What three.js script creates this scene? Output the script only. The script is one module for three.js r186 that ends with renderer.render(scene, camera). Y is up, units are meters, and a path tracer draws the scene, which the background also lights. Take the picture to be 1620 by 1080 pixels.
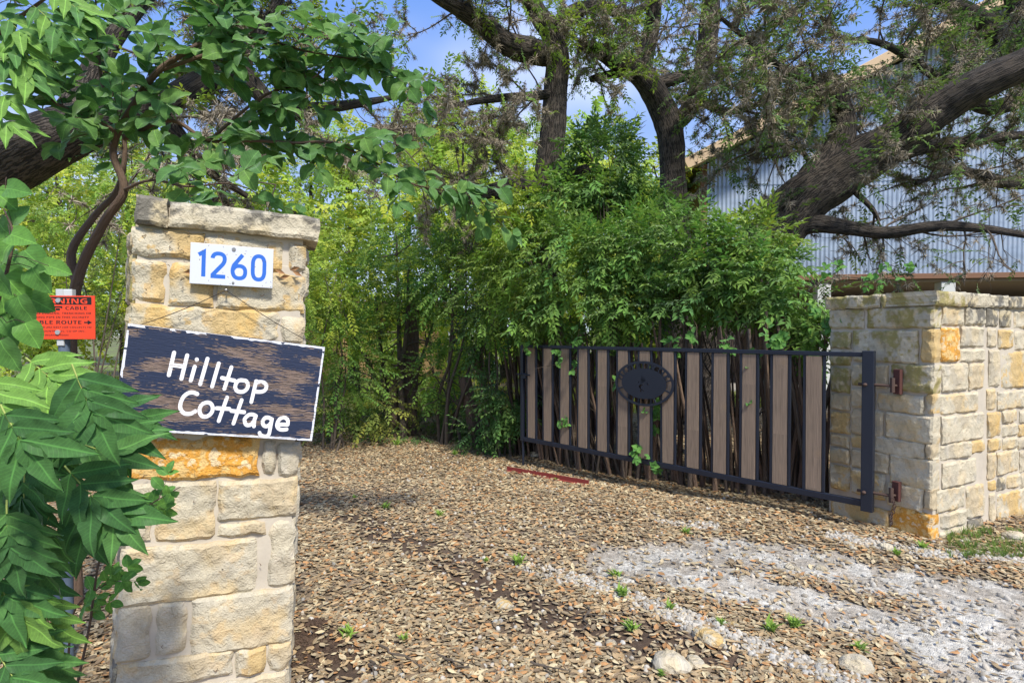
import * as THREE from 'three';
import { toCreasedNormals } from 'three/addons/utils/BufferGeometryUtils.js';

// ---------------------------------------------------------------- camera, sky, sun, exposure
const scene = new THREE.Scene();
const FPX = 870, EYE = 1.55, PITCH = THREE.MathUtils.degToRad(-1);
const camera = new THREE.PerspectiveCamera(2 * Math.atan(540 / FPX) * 180 / Math.PI, 1620 / 1080, 0.05, 400);
camera.position.set(0, EYE, 0);
camera.rotation.x = PITCH;
camera.updateMatrixWorld();

const renderer = new THREE.WebGLRenderer({ antialias: true });
renderer.setSize(1024, 682);
renderer.toneMapping = THREE.LinearToneMapping;
renderer.toneMappingExposure = 1.6;
renderer.shadowMap.enabled = true;
renderer.shadowMap.type = THREE.PCFSoftShadowMap;

const SUN = new THREE.Vector3(0.42, 1.15, 0.62).normalize();
const sun = new THREE.DirectionalLight(new THREE.Color(1.0, 0.95, 0.86), 3.4);
sun.position.copy(SUN).multiplyScalar(60);
sun.target.position.set(0, 0, -8);
sun.castShadow = true;
sun.shadow.radius = 14;
sun.shadow.mapSize.set(4096, 4096);
Object.assign(sun.shadow.camera, { left: -30, right: 30, top: 30, bottom: -30, near: 1, far: 140 });
scene.add(sun, sun.target);

// ---------------------------------------------------------------- random numbers and noise
function rng(seed) {
  let a = seed >>> 0;
  return () => { a = (a + 0x6D2B79F5) | 0; let t = Math.imul(a ^ (a >>> 15), 1 | a); t = (t + Math.imul(t ^ (t >>> 7), 61 | t)) ^ t; return ((t ^ (t >>> 14)) >>> 0) / 4294967296; };
}
const PERM = new Uint8Array(512);
{ const r = rng(77), p = [...Array(256).keys()]; for (let i = 255; i > 0; i--) { const j = Math.floor(r() * (i + 1)); [p[i], p[j]] = [p[j], p[i]]; } for (let i = 0; i < 512; i++) PERM[i] = p[i & 255]; }
const sm = t => t * t * (3 - 2 * t), lerp = (a, b, t) => a + (b - a) * t, clamp = (x, a = 0, b = 1) => x < a ? a : x > b ? b : x;
const step = (a, b, x) => sm(clamp((x - a) / (b - a)));
function n3(x, y, z) {                                            // value noise, 0..1
  const X = Math.floor(x), Y = Math.floor(y), Z = Math.floor(z), u = sm(x - X), v = sm(y - Y), w = sm(z - Z);
  const h = (i, j, k) => PERM[PERM[PERM[(X + i) & 255] + ((Y + j) & 255)] + ((Z + k) & 255)] / 255;
  return lerp(lerp(lerp(h(0, 0, 0), h(1, 0, 0), u), lerp(h(0, 1, 0), h(1, 1, 0), u), v), lerp(lerp(h(0, 0, 1), h(1, 0, 1), u), lerp(h(0, 1, 1), h(1, 1, 1), u), v), w);
}
function n2p(x, y, p) {                                           // value noise that repeats every p cells
  const X = Math.floor(x), Y = Math.floor(y), u = sm(x - X), v = sm(y - Y), m = a => ((a % p) + p) % p;
  const h = (i, j) => PERM[PERM[m(X + i) & 255] + (m(Y + j) & 255)] / 255;
  return lerp(lerp(h(0, 0), h(1, 0), u), lerp(h(0, 1), h(1, 1), u), v);
}
function fbmp(x, y, p, oct = 4) { let s = 0, a = 0.5, t = 0; for (let i = 0; i < oct; i++) { s += a * n2p(x, y, p); t += a; a *= 0.5; x = x * 2 + 0; y = y * 2; p *= 2; } return s / t; }
function fbm3(x, y, z, oct = 4) { let s = 0, a = 0.5, t = 0; for (let i = 0; i < oct; i++) { s += a * n3(x, y, z); t += a; a *= 0.5; x *= 2.03; y *= 2.03; z *= 2.03; } return s / t; }

{ // a spring sky: deep blue above, pale towards the horizon, thin broken cloud all round
  const W = 512, H = 256, d = new Float32Array(W * H * 4);
  for (let j = 0; j < H; j++) for (let i = 0; i < W; i++) {
    const el = ((j + 0.5) / H - 0.5) * Math.PI, az = ((i + 0.5) / W - 0.5) * 2 * Math.PI;
    const y = Math.sin(el), x = Math.cos(el) * Math.cos(az), z = Math.cos(el) * Math.sin(az);
    const up = Math.max(0, y), k = Math.pow(1 - up, 3.2);
    let r = lerp(0.07, 0.60, k), g = lerp(0.20, 0.70, k), b = lerp(0.58, 0.84, k);
    const q = 1 / (up + 0.25), c = step(0.5, 0.78, fbm3(x * q * 1.3 + 7, z * q * 1.3 + 3, 2.5, 5)) * 0.5 * step(0.02, 0.2, up);
    r = lerp(r, 0.9, c); g = lerp(g, 0.92, c); b = lerp(b, 0.95, c);
    const s = Math.max(0, x * SUN.x + y * SUN.y + z * SUN.z), gl = Math.pow(s, 60) * 1.2 + Math.pow(s, 8) * 0.15;
    r += gl; g += gl * 0.97; b += gl * 0.9;
    if (y < 0) { const f = step(0, -0.15, y); r = lerp(r, 0.22, f); g = lerp(g, 0.2, f); b = lerp(b, 0.15, f); }
    const o = (j * W + i) * 4; d[o] = r; d[o + 1] = g; d[o + 2] = b; d[o + 3] = 1;
  }
  const t = new THREE.DataTexture(d, W, H, THREE.RGBAFormat, THREE.FloatType);
  t.mapping = THREE.EquirectangularReflectionMapping; t.magFilter = THREE.LinearFilter; t.wrapS = THREE.RepeatWrapping; t.needsUpdate = true;
  scene.background = t; scene.environment = t;
}

// ---------------------------------------------------------------- helpers
const V = (x, y, z) => new THREE.Vector3(x, y, z);
const FWD = V(0, Math.sin(PITCH), -Math.cos(PITCH)), UPV = V(0, Math.cos(PITCH), Math.sin(PITCH) * 1).setZ(Math.sin(PITCH));
const rayOf = (px, py) => V((px - 810) / FPX, 0, 0).addScaledVector(UPV, (540 - py) / FPX).add(FWD);
const at = (px, py, D) => rayOf(px, py).multiplyScalar(D).add(camera.position);          // measured place -> world metres
function groundH(x, z) {
  let h = -0.15 * step(4.0, 7.2, -z) * step(4.2, 1.5, x);
  h += (n3(x * 0.9 + 5, 1, z * 0.9) - 0.5) * 0.05 + (n3(x * 3.1, 4, z * 3.1) - 0.5) * 0.018;
  const m = Math.hypot(x + 1.0, (z + 2.72) * 1.2); h += 0.09 * Math.exp(-m * m / 0.035) ;                     // small heap of dug earth
  h += 0.10 * step(8.8, 11, -z);
  h -= 0.02 * Math.exp(-Math.pow((z + 3.4 + 0.42 * x) / 0.22, 2)) * step(-2, 0, x);
  return h;
}
function onGround(px, py) { const r = rayOf(px, py); let D = EYE / -r.y, p; for (let i = 0; i < 6; i++) { p = r.clone().multiplyScalar(D).add(camera.position); D *= (EYE - groundH(p.x, p.z)) / (EYE - p.y); } p.y = groundH(p.x, p.z); return p; }

const taken = new Map();
function numbered(name) { const k = taken.get(name) || 0; taken.set(name, k + 1); return k ? `${name}_${String(k).padStart(3, '0')}` : name; }
function shade(o) { o.castShadow = o.receiveShadow = true; return o; }
function tag(o, label, category, group, kind) { o.userData.label = label; if (category) o.userData.category = category; if (group) o.userData.group = group; if (kind) o.userData.kind = kind; return o; }
function thing(name, label, category, group) { const o = new THREE.Group(); o.name = numbered(name); tag(o, label, category, group); scene.add(o); return o; }
function mesh(name, geo, mat, parent = scene) { const m = shade(new THREE.Mesh(geo, mat)); m.name = parent === scene ? numbered(name) : name; parent.add(m); return m; }
function structure(name, geo, mat, label) { const m = mesh(name, geo, mat); m.userData.kind = 'structure'; if (label) m.userData.label = label; return m; }
function copies(name, geo, mat, list, parent = scene) {            // list of {m: Matrix4, c: Color}
  const im = shade(new THREE.InstancedMesh(geo, mat, list.length)); im.name = parent === scene ? numbered(name) : name; im.userData.kind = 'stuff';
  list.forEach((e, i) => { im.setMatrixAt(i, e.m); if (e.c) im.setColorAt(i, e.c); });
  parent.add(im); return im;
}
const C = (r, g, b) => new THREE.Color().setRGB(r, g, b);           // linear values
function std(color, roughness = 0.85, extra = {}) { return new THREE.MeshStandardMaterial({ color, roughness, metalness: 0, ...extra }); }
function leafMat(color, through = 0.42, extra = {}) { return new THREE.MeshPhysicalMaterial({ color, roughness: 1, metalness: 0, transmission: through, thickness: 0, side: THREE.DoubleSide, specularIntensity: 0.5, clearcoat: 0.16, clearcoatRoughness: 0.45, ...extra }); }
function dataTex(W, H, fn, srgb, repeat = true) {
  const d = new Uint8Array(W * H * 4), c = [0, 0, 0];
  const enc = v => { v = clamp(v); return 255 * (v <= 0.0031308 ? v * 12.92 : 1.055 * Math.pow(v, 1 / 2.4) - 0.055); };
  for (let j = 0; j < H; j++) for (let i = 0; i < W; i++) { fn(i / W, j / H, c); const o = (j * W + i) * 4; for (let k = 0; k < 3; k++) d[o + k] = srgb ? enc(c[k]) : 255 * clamp(c[k]); d[o + 3] = 255; }
  const t = new THREE.DataTexture(d, W, H, THREE.RGBAFormat, THREE.UnsignedByteType);
  t.magFilter = THREE.LinearFilter; t.minFilter = THREE.LinearMipmapLinearFilter; t.generateMipmaps = true;
  if (repeat) t.wrapS = t.wrapT = THREE.RepeatWrapping;
  if (srgb) t.colorSpace = THREE.SRGBColorSpace; t.needsUpdate = true; return t;
}
class GB {                                                          // collects triangles with uv
  constructor() { this.p = []; this.u = []; this.i = []; this.n = []; }
  get count() { return this.p.length / 3; }
  v(x, y, z, u = 0, w = 0) { this.p.push(x, y, z); this.u.push(u, w); return this.count - 1; }
  tri(a, b, c) { this.i.push(a, b, c); }
  quad(a, b, c, d) { this.i.push(a, b, c, a, c, d); }
  geo() { const g = new THREE.BufferGeometry(); g.setAttribute('position', new THREE.Float32BufferAttribute(this.p, 3)); g.setAttribute('uv', new THREE.Float32BufferAttribute(this.u, 2)); g.setIndex(this.i); g.computeVertexNormals(); return g; }
  tube(pts, radii, seg = 8, rough = 0, seed = 0) {                  // a tapering limb through the points
    const n = pts.length; let nor = null, len = 0; const start = this.count, w = seg + 1;
    for (let k = 0; k < n; k++) {
      const a = pts[Math.max(0, k - 1)], b = pts[Math.min(n - 1, k + 1)], t = b.clone().sub(a).normalize();
      if (!nor) nor = Math.abs(t.y) < 0.9 ? V(0, 1, 0).cross(t).normalize() : V(1, 0, 0).cross(t).normalize();
      nor.addScaledVector(t, -nor.dot(t)).normalize();
      const bi = t.clone().cross(nor); if (k) len += pts[k].distanceTo(pts[k - 1]);
      const r0 = radii[k], circ = 2 * Math.PI * Math.max(radii[0], 0.02);
      for (let s = 0; s <= seg; s++) {
        const an = s / seg * 2 * Math.PI, cx = Math.cos(an), sx = Math.sin(an);
        let r = r0; if (rough) r *= 1 + rough * ((n3(cx * 1.6 + seed, sx * 1.6 + 9, len * 2.2 + seed) - 0.5) * 1.3 + (n3(cx * 4 + seed, sx * 4, len * 7) - 0.5) * 0.5);
        this.v(pts[k].x + (nor.x * cx + bi.x * sx) * r, pts[k].y + (nor.y * cx + bi.y * sx) * r, pts[k].z + (nor.z * cx + bi.z * sx) * r, s / seg * circ, len);
      }
    }
    for (let k = 0; k < n - 1; k++) for (let s = 0; s < seg; s++) { const a = start + k * w + s; this.quad(a, a + 1, a + w + 1, a + w); }
    const end = this.v(pts[n - 1].x, pts[n - 1].y, pts[n - 1].z, 0, len), e0 = start + (n - 1) * w;
    for (let s = 0; s < seg; s++) this.tri(e0 + s, e0 + s + 1, end);
    return this;
  }
  box(x0, x1, y0, y1, z0, z1) {
    const f = (a, b, c, d) => { const k = [a, b, c, d].map(q => this.v(q[0], q[1], q[2], q[0] + q[2], q[1] + q[2])); this.quad(...k); };
    f([x0, y0, z1], [x1, y0, z1], [x1, y1, z1], [x0, y1, z1]); f([x1, y0, z0], [x0, y0, z0], [x0, y1, z0], [x1, y1, z0]);
    f([x1, y0, z1], [x1, y0, z0], [x1, y1, z0], [x1, y1, z1]); f([x0, y0, z0], [x0, y0, z1], [x0, y1, z1], [x0, y1, z0]);
    f([x0, y1, z1], [x1, y1, z1], [x1, y1, z0], [x0, y1, z0]); f([x0, y0, z0], [x1, y0, z0], [x1, y0, z1], [x0, y0, z1]); return this;
  }
}
function smoothPath(ctrl, radii, per = 6) {                          // Catmull-Rom through control points, radii interpolated
  const c = new THREE.CatmullRomCurve3(ctrl, false, 'centripetal'), n = (ctrl.length - 1) * per, pts = [], rr = [];
  for (let i = 0; i <= n; i++) { const t = i / n, k = Math.min(ctrl.length - 2, Math.floor(t * (ctrl.length - 1))), f = t * (ctrl.length - 1) - k; pts.push(c.getPoint(t)); rr.push(lerp(radii[k], radii[k + 1], f)); }
  return [pts, rr];
}
function chamferBox(w, h, d, b = 0.004) {                            // a bar with softened edges, centred
  const s = new THREE.Shape(), x = w / 2 - b, y = h / 2 - b; s.moveTo(-x, -y); s.lineTo(x, -y); s.lineTo(x, y); s.lineTo(-x, y); s.closePath();
  const g = new THREE.ExtrudeGeometry(s, { depth: d - 2 * b, bevelEnabled: true, bevelThickness: b, bevelSize: b, bevelSegments: 1, steps: 1 }); g.translate(0, 0, -d / 2 + b); return g;
}
// ---------------------------------------------------------------- ground and driveway
const line = (pts, w) => ({ pts: pts.map(([x, y]) => { const p = onGround(x, y); return [p.x, p.z]; }), w });
function dist(l, x, z) {
  let best = 1e9;
  for (let i = 0; i < l.pts.length - 1; i++) { const [ax, az] = l.pts[i], [bx, bz] = l.pts[i + 1], dx = bx - ax, dz = bz - az, t = clamp(((x - ax) * dx + (z - az) * dz) / (dx * dx + dz * dz)); best = Math.min(best, Math.hypot(x - ax - t * dx, z - az - t * dz)); }
  return best / l.w;
}
const CALICHE = [line([[985, 885], [1180, 868], [1330, 905], [1420, 925]], 0.22), line([[1000, 905], [1200, 935], [1380, 985], [1560, 1060], [1700, 1130]], 0.22), line([[1490, 935], [1640, 955], [1850, 990]], 0.30), line([[1560, 1010], [1700, 1010], [1900, 1080]], 0.28)];
const GRAVEL = [line([[690, 868], [830, 893], [960, 932], [1100, 985], [1250, 1045], [1450, 1120]], 0.075), line([[1050, 822], [1120, 832]], 0.09), line([[1330, 850], [1440, 872], [1500, 880], [1640, 890]], 0.09), line([[790, 1060], [840, 1075]], 0.05)];
const DIRT = [line([[560, 820], [690, 885], [790, 940], [960, 995], [1120, 1030]], 0.17), line([[455, 1000], [500, 1030], [540, 1060]], 0.16), line([[620, 850], [720, 885]], 0.14), line([[830, 985], [1010, 1000]], 0.15)];
const PALE = [line([[480, 760], [600, 785]], 0.35), line([[740, 840], [860, 850]], 0.35)];
function zoneAt(x, z) {
  const w = (fbm3(x * 2.2, 3, z * 2.2, 3) - 0.5) * 1.2 + (n3(x * 11, 8, z * 11) - 0.5) * 0.5;
  let cal = 0, gra = 0, dirt = 0, pale = 0;
  for (const l of CALICHE) cal = Math.max(cal, 1 - step(0.55, 1.5, dist(l, x, z) + w));
  for (const l of GRAVEL) gra = Math.max(gra, 1 - step(0.6, 1.7, dist(l, x, z) + w * 0.7));
  gra *= step(0.0, 1.5, Math.hypot(x - GRAVEL[0].pts[0][0], z - GRAVEL[0].pts[0][1]) + w * 0.3) * step(0.25, 0.55, fbm3(x * 2.6 + 11, 5, z * 2.6, 2) + 0.12);
  for (const l of DIRT) dirt = Math.max(dirt, 1 - step(0.4, 1.5, dist(l, x, z) + w));
  for (const l of PALE) pale = Math.max(pale, 1 - step(0.3, 1.4, dist(l, x, z) + w));
  return { cal, gra, dirt, pale };
}
const ZG = { x0: -6, z0: -11, s: 0.02, n: 680, d: null };
function zone(x, z) {                                             // looked up on a 2 cm grid
  if (!ZG.d) { ZG.d = new Float32Array(ZG.n * ZG.n * 4); for (let j = 0; j < ZG.n; j++) for (let i = 0; i < ZG.n; i++) { const q = zoneAt(ZG.x0 + i * ZG.s, ZG.z0 + j * ZG.s); ZG.d.set([q.cal, q.gra, q.dirt, q.pale], (j * ZG.n + i) * 4); } }
  const u = clamp((x - ZG.x0) / ZG.s, 0, ZG.n - 1.01), v = clamp((z - ZG.z0) / ZG.s, 0, ZG.n - 1.01), i = Math.floor(u), j = Math.floor(v), a = u - i, b = v - j, k = (j * ZG.n + i) * 4, w = ZG.n * 4, d = ZG.d, f = c => lerp(lerp(d[k + c], d[k + 4 + c], a), lerp(d[k + w + c], d[k + w + 4 + c], a), b);
  return { cal: f(0), gra: f(1), dirt: f(2), pale: f(3) };
}
const DRV = { x0: -5.2, x1: 6.8, z0: -10.6, z1: 1.4 };
const drivewayTex = dataTex(2048, 2048, (u, v, c) => {
  const x = lerp(DRV.x0, DRV.x1, u), z = lerp(DRV.z1, DRV.z0, v), q = zone(x, z);
  const f = n3(x * 60, 1, z * 60), m = fbm3(x * 14, 2, z * 14, 3), l = n3(x * 3, 5, z * 3), fl = n3(x * 34, 7, z * 90) * n3(x * 90, 7, z * 34);
  let r = lerp(0.13, 0.27, m) + fl * 0.16, g = lerp(0.095, 0.20, m) + fl * 0.12, b = lerp(0.06, 0.125, m) + fl * 0.08;
  const mix = (t, R, G, B) => { r = lerp(r, R, t); g = lerp(g, G, t); b = lerp(b, B, t); };
  mix(q.pale * 0.6, 0.27, 0.21, 0.15);
  mix(q.dirt * 0.9, 0.055 + m * 0.03, 0.032 + m * 0.02, 0.02 + m * 0.012);
  mix(q.gra * 0.85, 0.2 + f * 0.22, 0.18 + f * 0.21, 0.155 + f * 0.19);
  const cw = q.cal * (0.55 + 0.45 * step(0.3, 0.6, n3(x * 8, 3, z * 8)));
  mix(cw * 0.93, 0.46 + f * 0.11 + (m - 0.5) * 0.26, 0.432 + f * 0.11 + (m - 0.5) * 0.25, 0.375 + f * 0.10 + (m - 0.5) * 0.23);
  const k = 0.75 + 0.5 * f + (l - 0.5) * 0.2; c[0] = r * k; c[1] = g * k; c[2] = b * k;
}, true, false);
const grainBump = dataTex(512, 512, (u, v, c) => { const h = fbmp(u * 24, v * 24, 24, 4) * 0.7 + n2p(u * 170, v * 170, 170) * 0.3; c[0] = c[1] = c[2] = h; }, false);
function sheet(xs, zs, lift, uvOf) {
  const b = new GB(); for (const z of zs) for (const x of xs) { const [u, v] = uvOf(x, z); b.v(x, groundH(x, z) + lift, z, u, v); }
  const n = xs.length; for (let j = 0; j < zs.length - 1; j++) for (let i = 0; i < n - 1; i++) { const a = j * n + i; b.quad(a, a + 1, a + n + 1, a + n); }
  return b.geo();
}
const span = (a, b, n) => Array.from({ length: n + 1 }, (_, i) => lerp(a, b, i / n));
const groundTex = dataTex(1024, 1024, (u, v, c) => {
  const a = fbmp(u * 6, v * 6, 6, 5), f = n2p(u * 190, v * 190, 190), s = step(0.42, 0.58, a + (f - 0.5) * 0.12);
  c[0] = lerp(0.11, 0.15, s) * (0.6 + 0.8 * f); c[1] = lerp(0.085, 0.20, s) * (0.6 + 0.8 * f); c[2] = lerp(0.05, 0.035, s) * (0.6 + 0.8 * f);
}, true);
const gxs = [...span(-90, -14, 20), ...span(-13, 13, 150), ...span(14, 90, 20)], gzs = [...span(30, 3, 10), ...span(2, -16, 130), ...span(-17, -140, 30)];
structure('ground', sheet(gxs, gzs, -0.012, (x, z) => [x / 6, z / 6]), std(0xffffff, 0.95, { map: groundTex, bumpMap: grainBump, bumpScale: 0.02 }), 'grassy woodland ground with bare earth between the trees');
const bump6 = grainBump.clone(); bump6.repeat.set(24, 24); bump6.needsUpdate = true;
const drivewayGeo = sheet(span(DRV.x0, DRV.x1, 300), span(DRV.z1, DRV.z0, 300), 0, (x, z) => [(x - DRV.x0) / 12, (DRV.z1 - z) / 12]);
structure('driveway', drivewayGeo, std(0xffffff, 0.96, { map: drivewayTex, bumpMap: bump6, bumpScale: 0.016 }), 'unpaved driveway of brown earth, pale caliche and fallen oak leaves');

{ // leaf litter and gravel: what nobody could count
  const r = rng(5), b = new GB();                                   // a dry, cupped oak leaf, 1 unit long
  const prof = [[-0.5, 0.02, 0.05], [-0.2, 0.2, 0.0], [0.12, 0.21, 0.01], [0.5, 0.01, 0.1]];
  for (const [x, w, y] of prof) { b.v(x, y + w * 0.35, -w, x, 0); b.v(x, y, 0, x, 0.5); b.v(x, y + w * 0.45, w, x, 1); }
  for (let k = 0; k < 3; k++) { const a = k * 3; b.quad(a, a + 1, a + 4, a + 3); b.quad(a + 1, a + 2, a + 5, a + 4); }
  const lg = b.geo(), pal = [[0.38, 0.27, 0.165], [0.33, 0.23, 0.135], [0.27, 0.20, 0.13], [0.37, 0.30, 0.21], [0.17, 0.12, 0.08], [0.38, 0.20, 0.09], [0.24, 0.19, 0.135], [0.46, 0.38, 0.26]];
  const list = [], e = new THREE.Euler(), q = new THREE.Quaternion();
  let tries = 0;
  while (list.length < 165000 && tries < 700000) {
    tries++;
    const z = -1.6 - 8.4 * Math.pow(r(), 1.15), half = 1.02 * -z + 0.5, x = lerp(Math.max(-5, -half), Math.min(6.6, half), r());
    const g = zone(x, z), clump = n3(x * 1.6, 2, z * 1.6), tr = 1 - step(0.8, 1.6, 1);
    const keep = (0.5 + 0.5 * clump) * (1 - 0.93 * g.cal) * (1 - 0.45 * g.gra) * (1 - 0.66 * g.dirt) * (1 - 0.3 * g.pale);
    if (r() > keep) continue;
    const s = (0.026 + 0.032 * r()) * (z > -3.4 ? 0.95 : 1.05), p = pal[Math.floor(Math.pow(r(), 1.1) * pal.length)], k = 0.8 + 0.5 * r();
    const flip = r() < 0.35 ? Math.PI : 0; e.set((r() - 0.5) * 0.5 + flip, r() * 6.283, (r() - 0.5) * 0.45); q.setFromEuler(e);
    list.push({ m: new THREE.Matrix4().compose(V(x, groundH(x, z) + 0.004 + r() * 0.012 + (flip ? s * 0.12 : 0), z), q, V(s, s, s * (0.75 + r() * 0.5))), c: C(p[0] * k, p[1] * k * 0.99, p[2] * k * 0.86) });
  }
  tag(copies('leaf_litter', lg, std(0xffffff, 0.8, { side: THREE.DoubleSide }), list), 'dry brown oak leaves scattered thickly over the driveway', 'leaf litter');
  const pg = new THREE.IcosahedronGeometry(0.5, 1); { const a = pg.attributes.position; for (let i = 0; i < a.count; i++) { const k = 0.75 + 0.5 * n3(a.getX(i) * 2.3 + 4, a.getY(i) * 2.3, a.getZ(i) * 2.3); a.setXYZ(i, a.getX(i) * k, a.getY(i) * k * 0.7, a.getZ(i) * k); } pg.computeVertexNormals(); }
  const peb = []; tries = 0;
  while (peb.length < 15000 && tries < 700000) {
    tries++;
    const z = -1.8 - 6 * r(), half = 1.0 * -z + 0.4, x = lerp(Math.max(-1.2, -half), Math.min(6, half), r()), g = zone(x, z);
    if (r() > Math.max(Math.pow(g.gra, 2) * 0.6, g.cal * 0.012, 0.006)) continue;
    const s = 0.008 + 0.026 * Math.pow(r(), 2.2), k = 0.55 + 0.5 * r(), y = r();
    e.set(r() * 6, r() * 6, r() * 6); q.setFromEuler(e);
    peb.push({ m: new THREE.Matrix4().compose(V(x, groundH(x, z) + s * 0.2, z), q, V(s * (0.8 + r() * 0.6), s, s)), c: C(0.5 * k, (0.48 - 0.05 * y) * k, (0.43 - 0.10 * y) * k) });
  }
  tag(copies('gravel', pg, std(0xffffff, 0.9), peb), 'loose white limestone gravel along the driveway ruts', 'gravel');
  const db = new THREE.IcosahedronGeometry(0.5, 0), soil = [];
  for (let i = 0; i < 2600; i++) { const a = r() * 6.283, d = Math.pow(r(), 0.6) * 0.3, x = -1.0 + Math.cos(a) * d, z = -2.72 + Math.sin(a) * d * 0.85, s = 0.006 + 0.016 * r() * r(), k = 0.6 + 0.7 * r(); e.set(r() * 6, r() * 6, 0); q.setFromEuler(e); soil.push({ m: new THREE.Matrix4().compose(V(x, groundH(x, z) + 0.003, z), q, V(s, s, s)), c: C(0.075 * k, 0.045 * k, 0.028 * k) }); }
  tag(copies('loose_soil', db, std(0xffffff, 1), soil), 'heap of dark crumbly dug earth beside the leaning stone pillar', 'soil');
}
// ---------------------------------------------------------------- limestone masonry
const stoneBump = dataTex(512, 512, (u, v, c) => { const a = fbmp(u * 7, v * 7, 7, 5), rg = 1 - Math.abs(fbmp(u * 9 + 0.37, v * 5, 9, 3) * 2 - 1); const q = fbmp(u * 11 + 0.2, v * 9, 11, 3) * 6, te = (Math.floor(q) + Math.pow(q - Math.floor(q), 4)) / 6, q2 = fbmp(u * 23, v * 19 + 0.4, 23, 3) * 5, te2 = (Math.floor(q2) + Math.pow(q2 - Math.floor(q2), 3)) / 5; c[0] = c[1] = c[2] = a * 0.3 + te * 0.46 + te2 * 0.14 + Math.pow(rg, 3) * 0.1 + (n2p(u * 120, v * 120, 120) - 0.5) * 0.08; }, false);
const limestone = (warm, grey, seed, moss = 0, black = 0) => dataTex(512, 512, (u, v, c) => {
  const a = fbmp(u * 5 + seed, v * 5, 5, 5), b = fbmp(u * 4, v * 4 + seed, 4, 4), d = fbmp(u * 16, v * 16 + seed, 16, 4), f = n2p(u * 150, v * 150, 150);
  let r = 0.60, g = 0.53, bl = 0.385; const mix = (t, R, G, B) => { r = lerp(r, R, t); g = lerp(g, G, t); bl = lerp(bl, B, t); };
  mix(step(0.42, 0.62, b) * warm, 0.62, 0.43, 0.17);
  mix(step(0.55, 0.7, d) * warm * 0.8, 0.58, 0.36, 0.10);
  mix(step(0.47, 0.66, a) * grey, 0.37, 0.36, 0.33);
  mix(step(0.56, 0.72, d) * grey * 0.5, 0.66, 0.64, 0.60);
  mix(step(0.44, 0.62, b * 0.5 + d * 0.5) * moss, 0.30, 0.265, 0.05);
  mix(step(0.43, 0.57, a * 0.55 + d * 0.45 + (f - 0.5) * 0.1) * black, 0.09, 0.085, 0.075);
  const k = 0.80 + 0.16 * f + (d - 0.5) * 0.3; c[0] = r * k; c[1] = g * k; c[2] = bl * k;
}, true);
const texs = { cream: limestone(0.50, 0.26, 0.0), yellow: limestone(0.95, 0.12, 0.3), pale: limestone(0.25, 0.36, 0.6), mossy: limestone(0.5, 0.25, 0.2, 0.75, 0.2), lichen: limestone(0.3, 0.5, 0.1, 0.12, 0.78) };
const orangeTex = dataTex(512, 512, (u, v, c) => {
  const b = fbmp(u * 4, v * 4, 4, 4), d = fbmp(u * 14, v * 14, 14, 4), f = n2p(u * 140, v * 140, 140), t = step(0.36, 0.5, d), h = step(0.6, 0.7, d);
  c[0] = lerp(lerp(0.66, 0.60, t), 0.68, h); c[1] = lerp(lerp(0.44, 0.29, t), 0.52, h); c[2] = lerp(lerp(0.17, 0.045, t), 0.30, h); const k = 0.85 + 0.25 * f + (b - 0.5) * 0.3; c[0] *= k; c[1] *= k; c[2] *= k;
}, true);
const stoneM = {}; for (const [k, t] of [...Object.entries(texs), ['orange', orangeTex]]) stoneM[k] = std(0xffffff, 0.93, { map: t, bumpMap: stoneBump, bumpScale: k === 'orange' ? 0.03 : 0.022 });
const mortarM = std(C(0.55, 0.49, 0.40), 0.95, { map: dataTex(256, 256, (u, v, c) => { const k = 0.8 + 0.3 * fbmp(u * 12, v * 12, 12, 4); c[0] = k; c[1] = k * 0.99; c[2] = k * 0.97; }, true), bumpMap: stoneBump, bumpScale: 0.004 });
let stoneSeed = 1;
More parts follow.
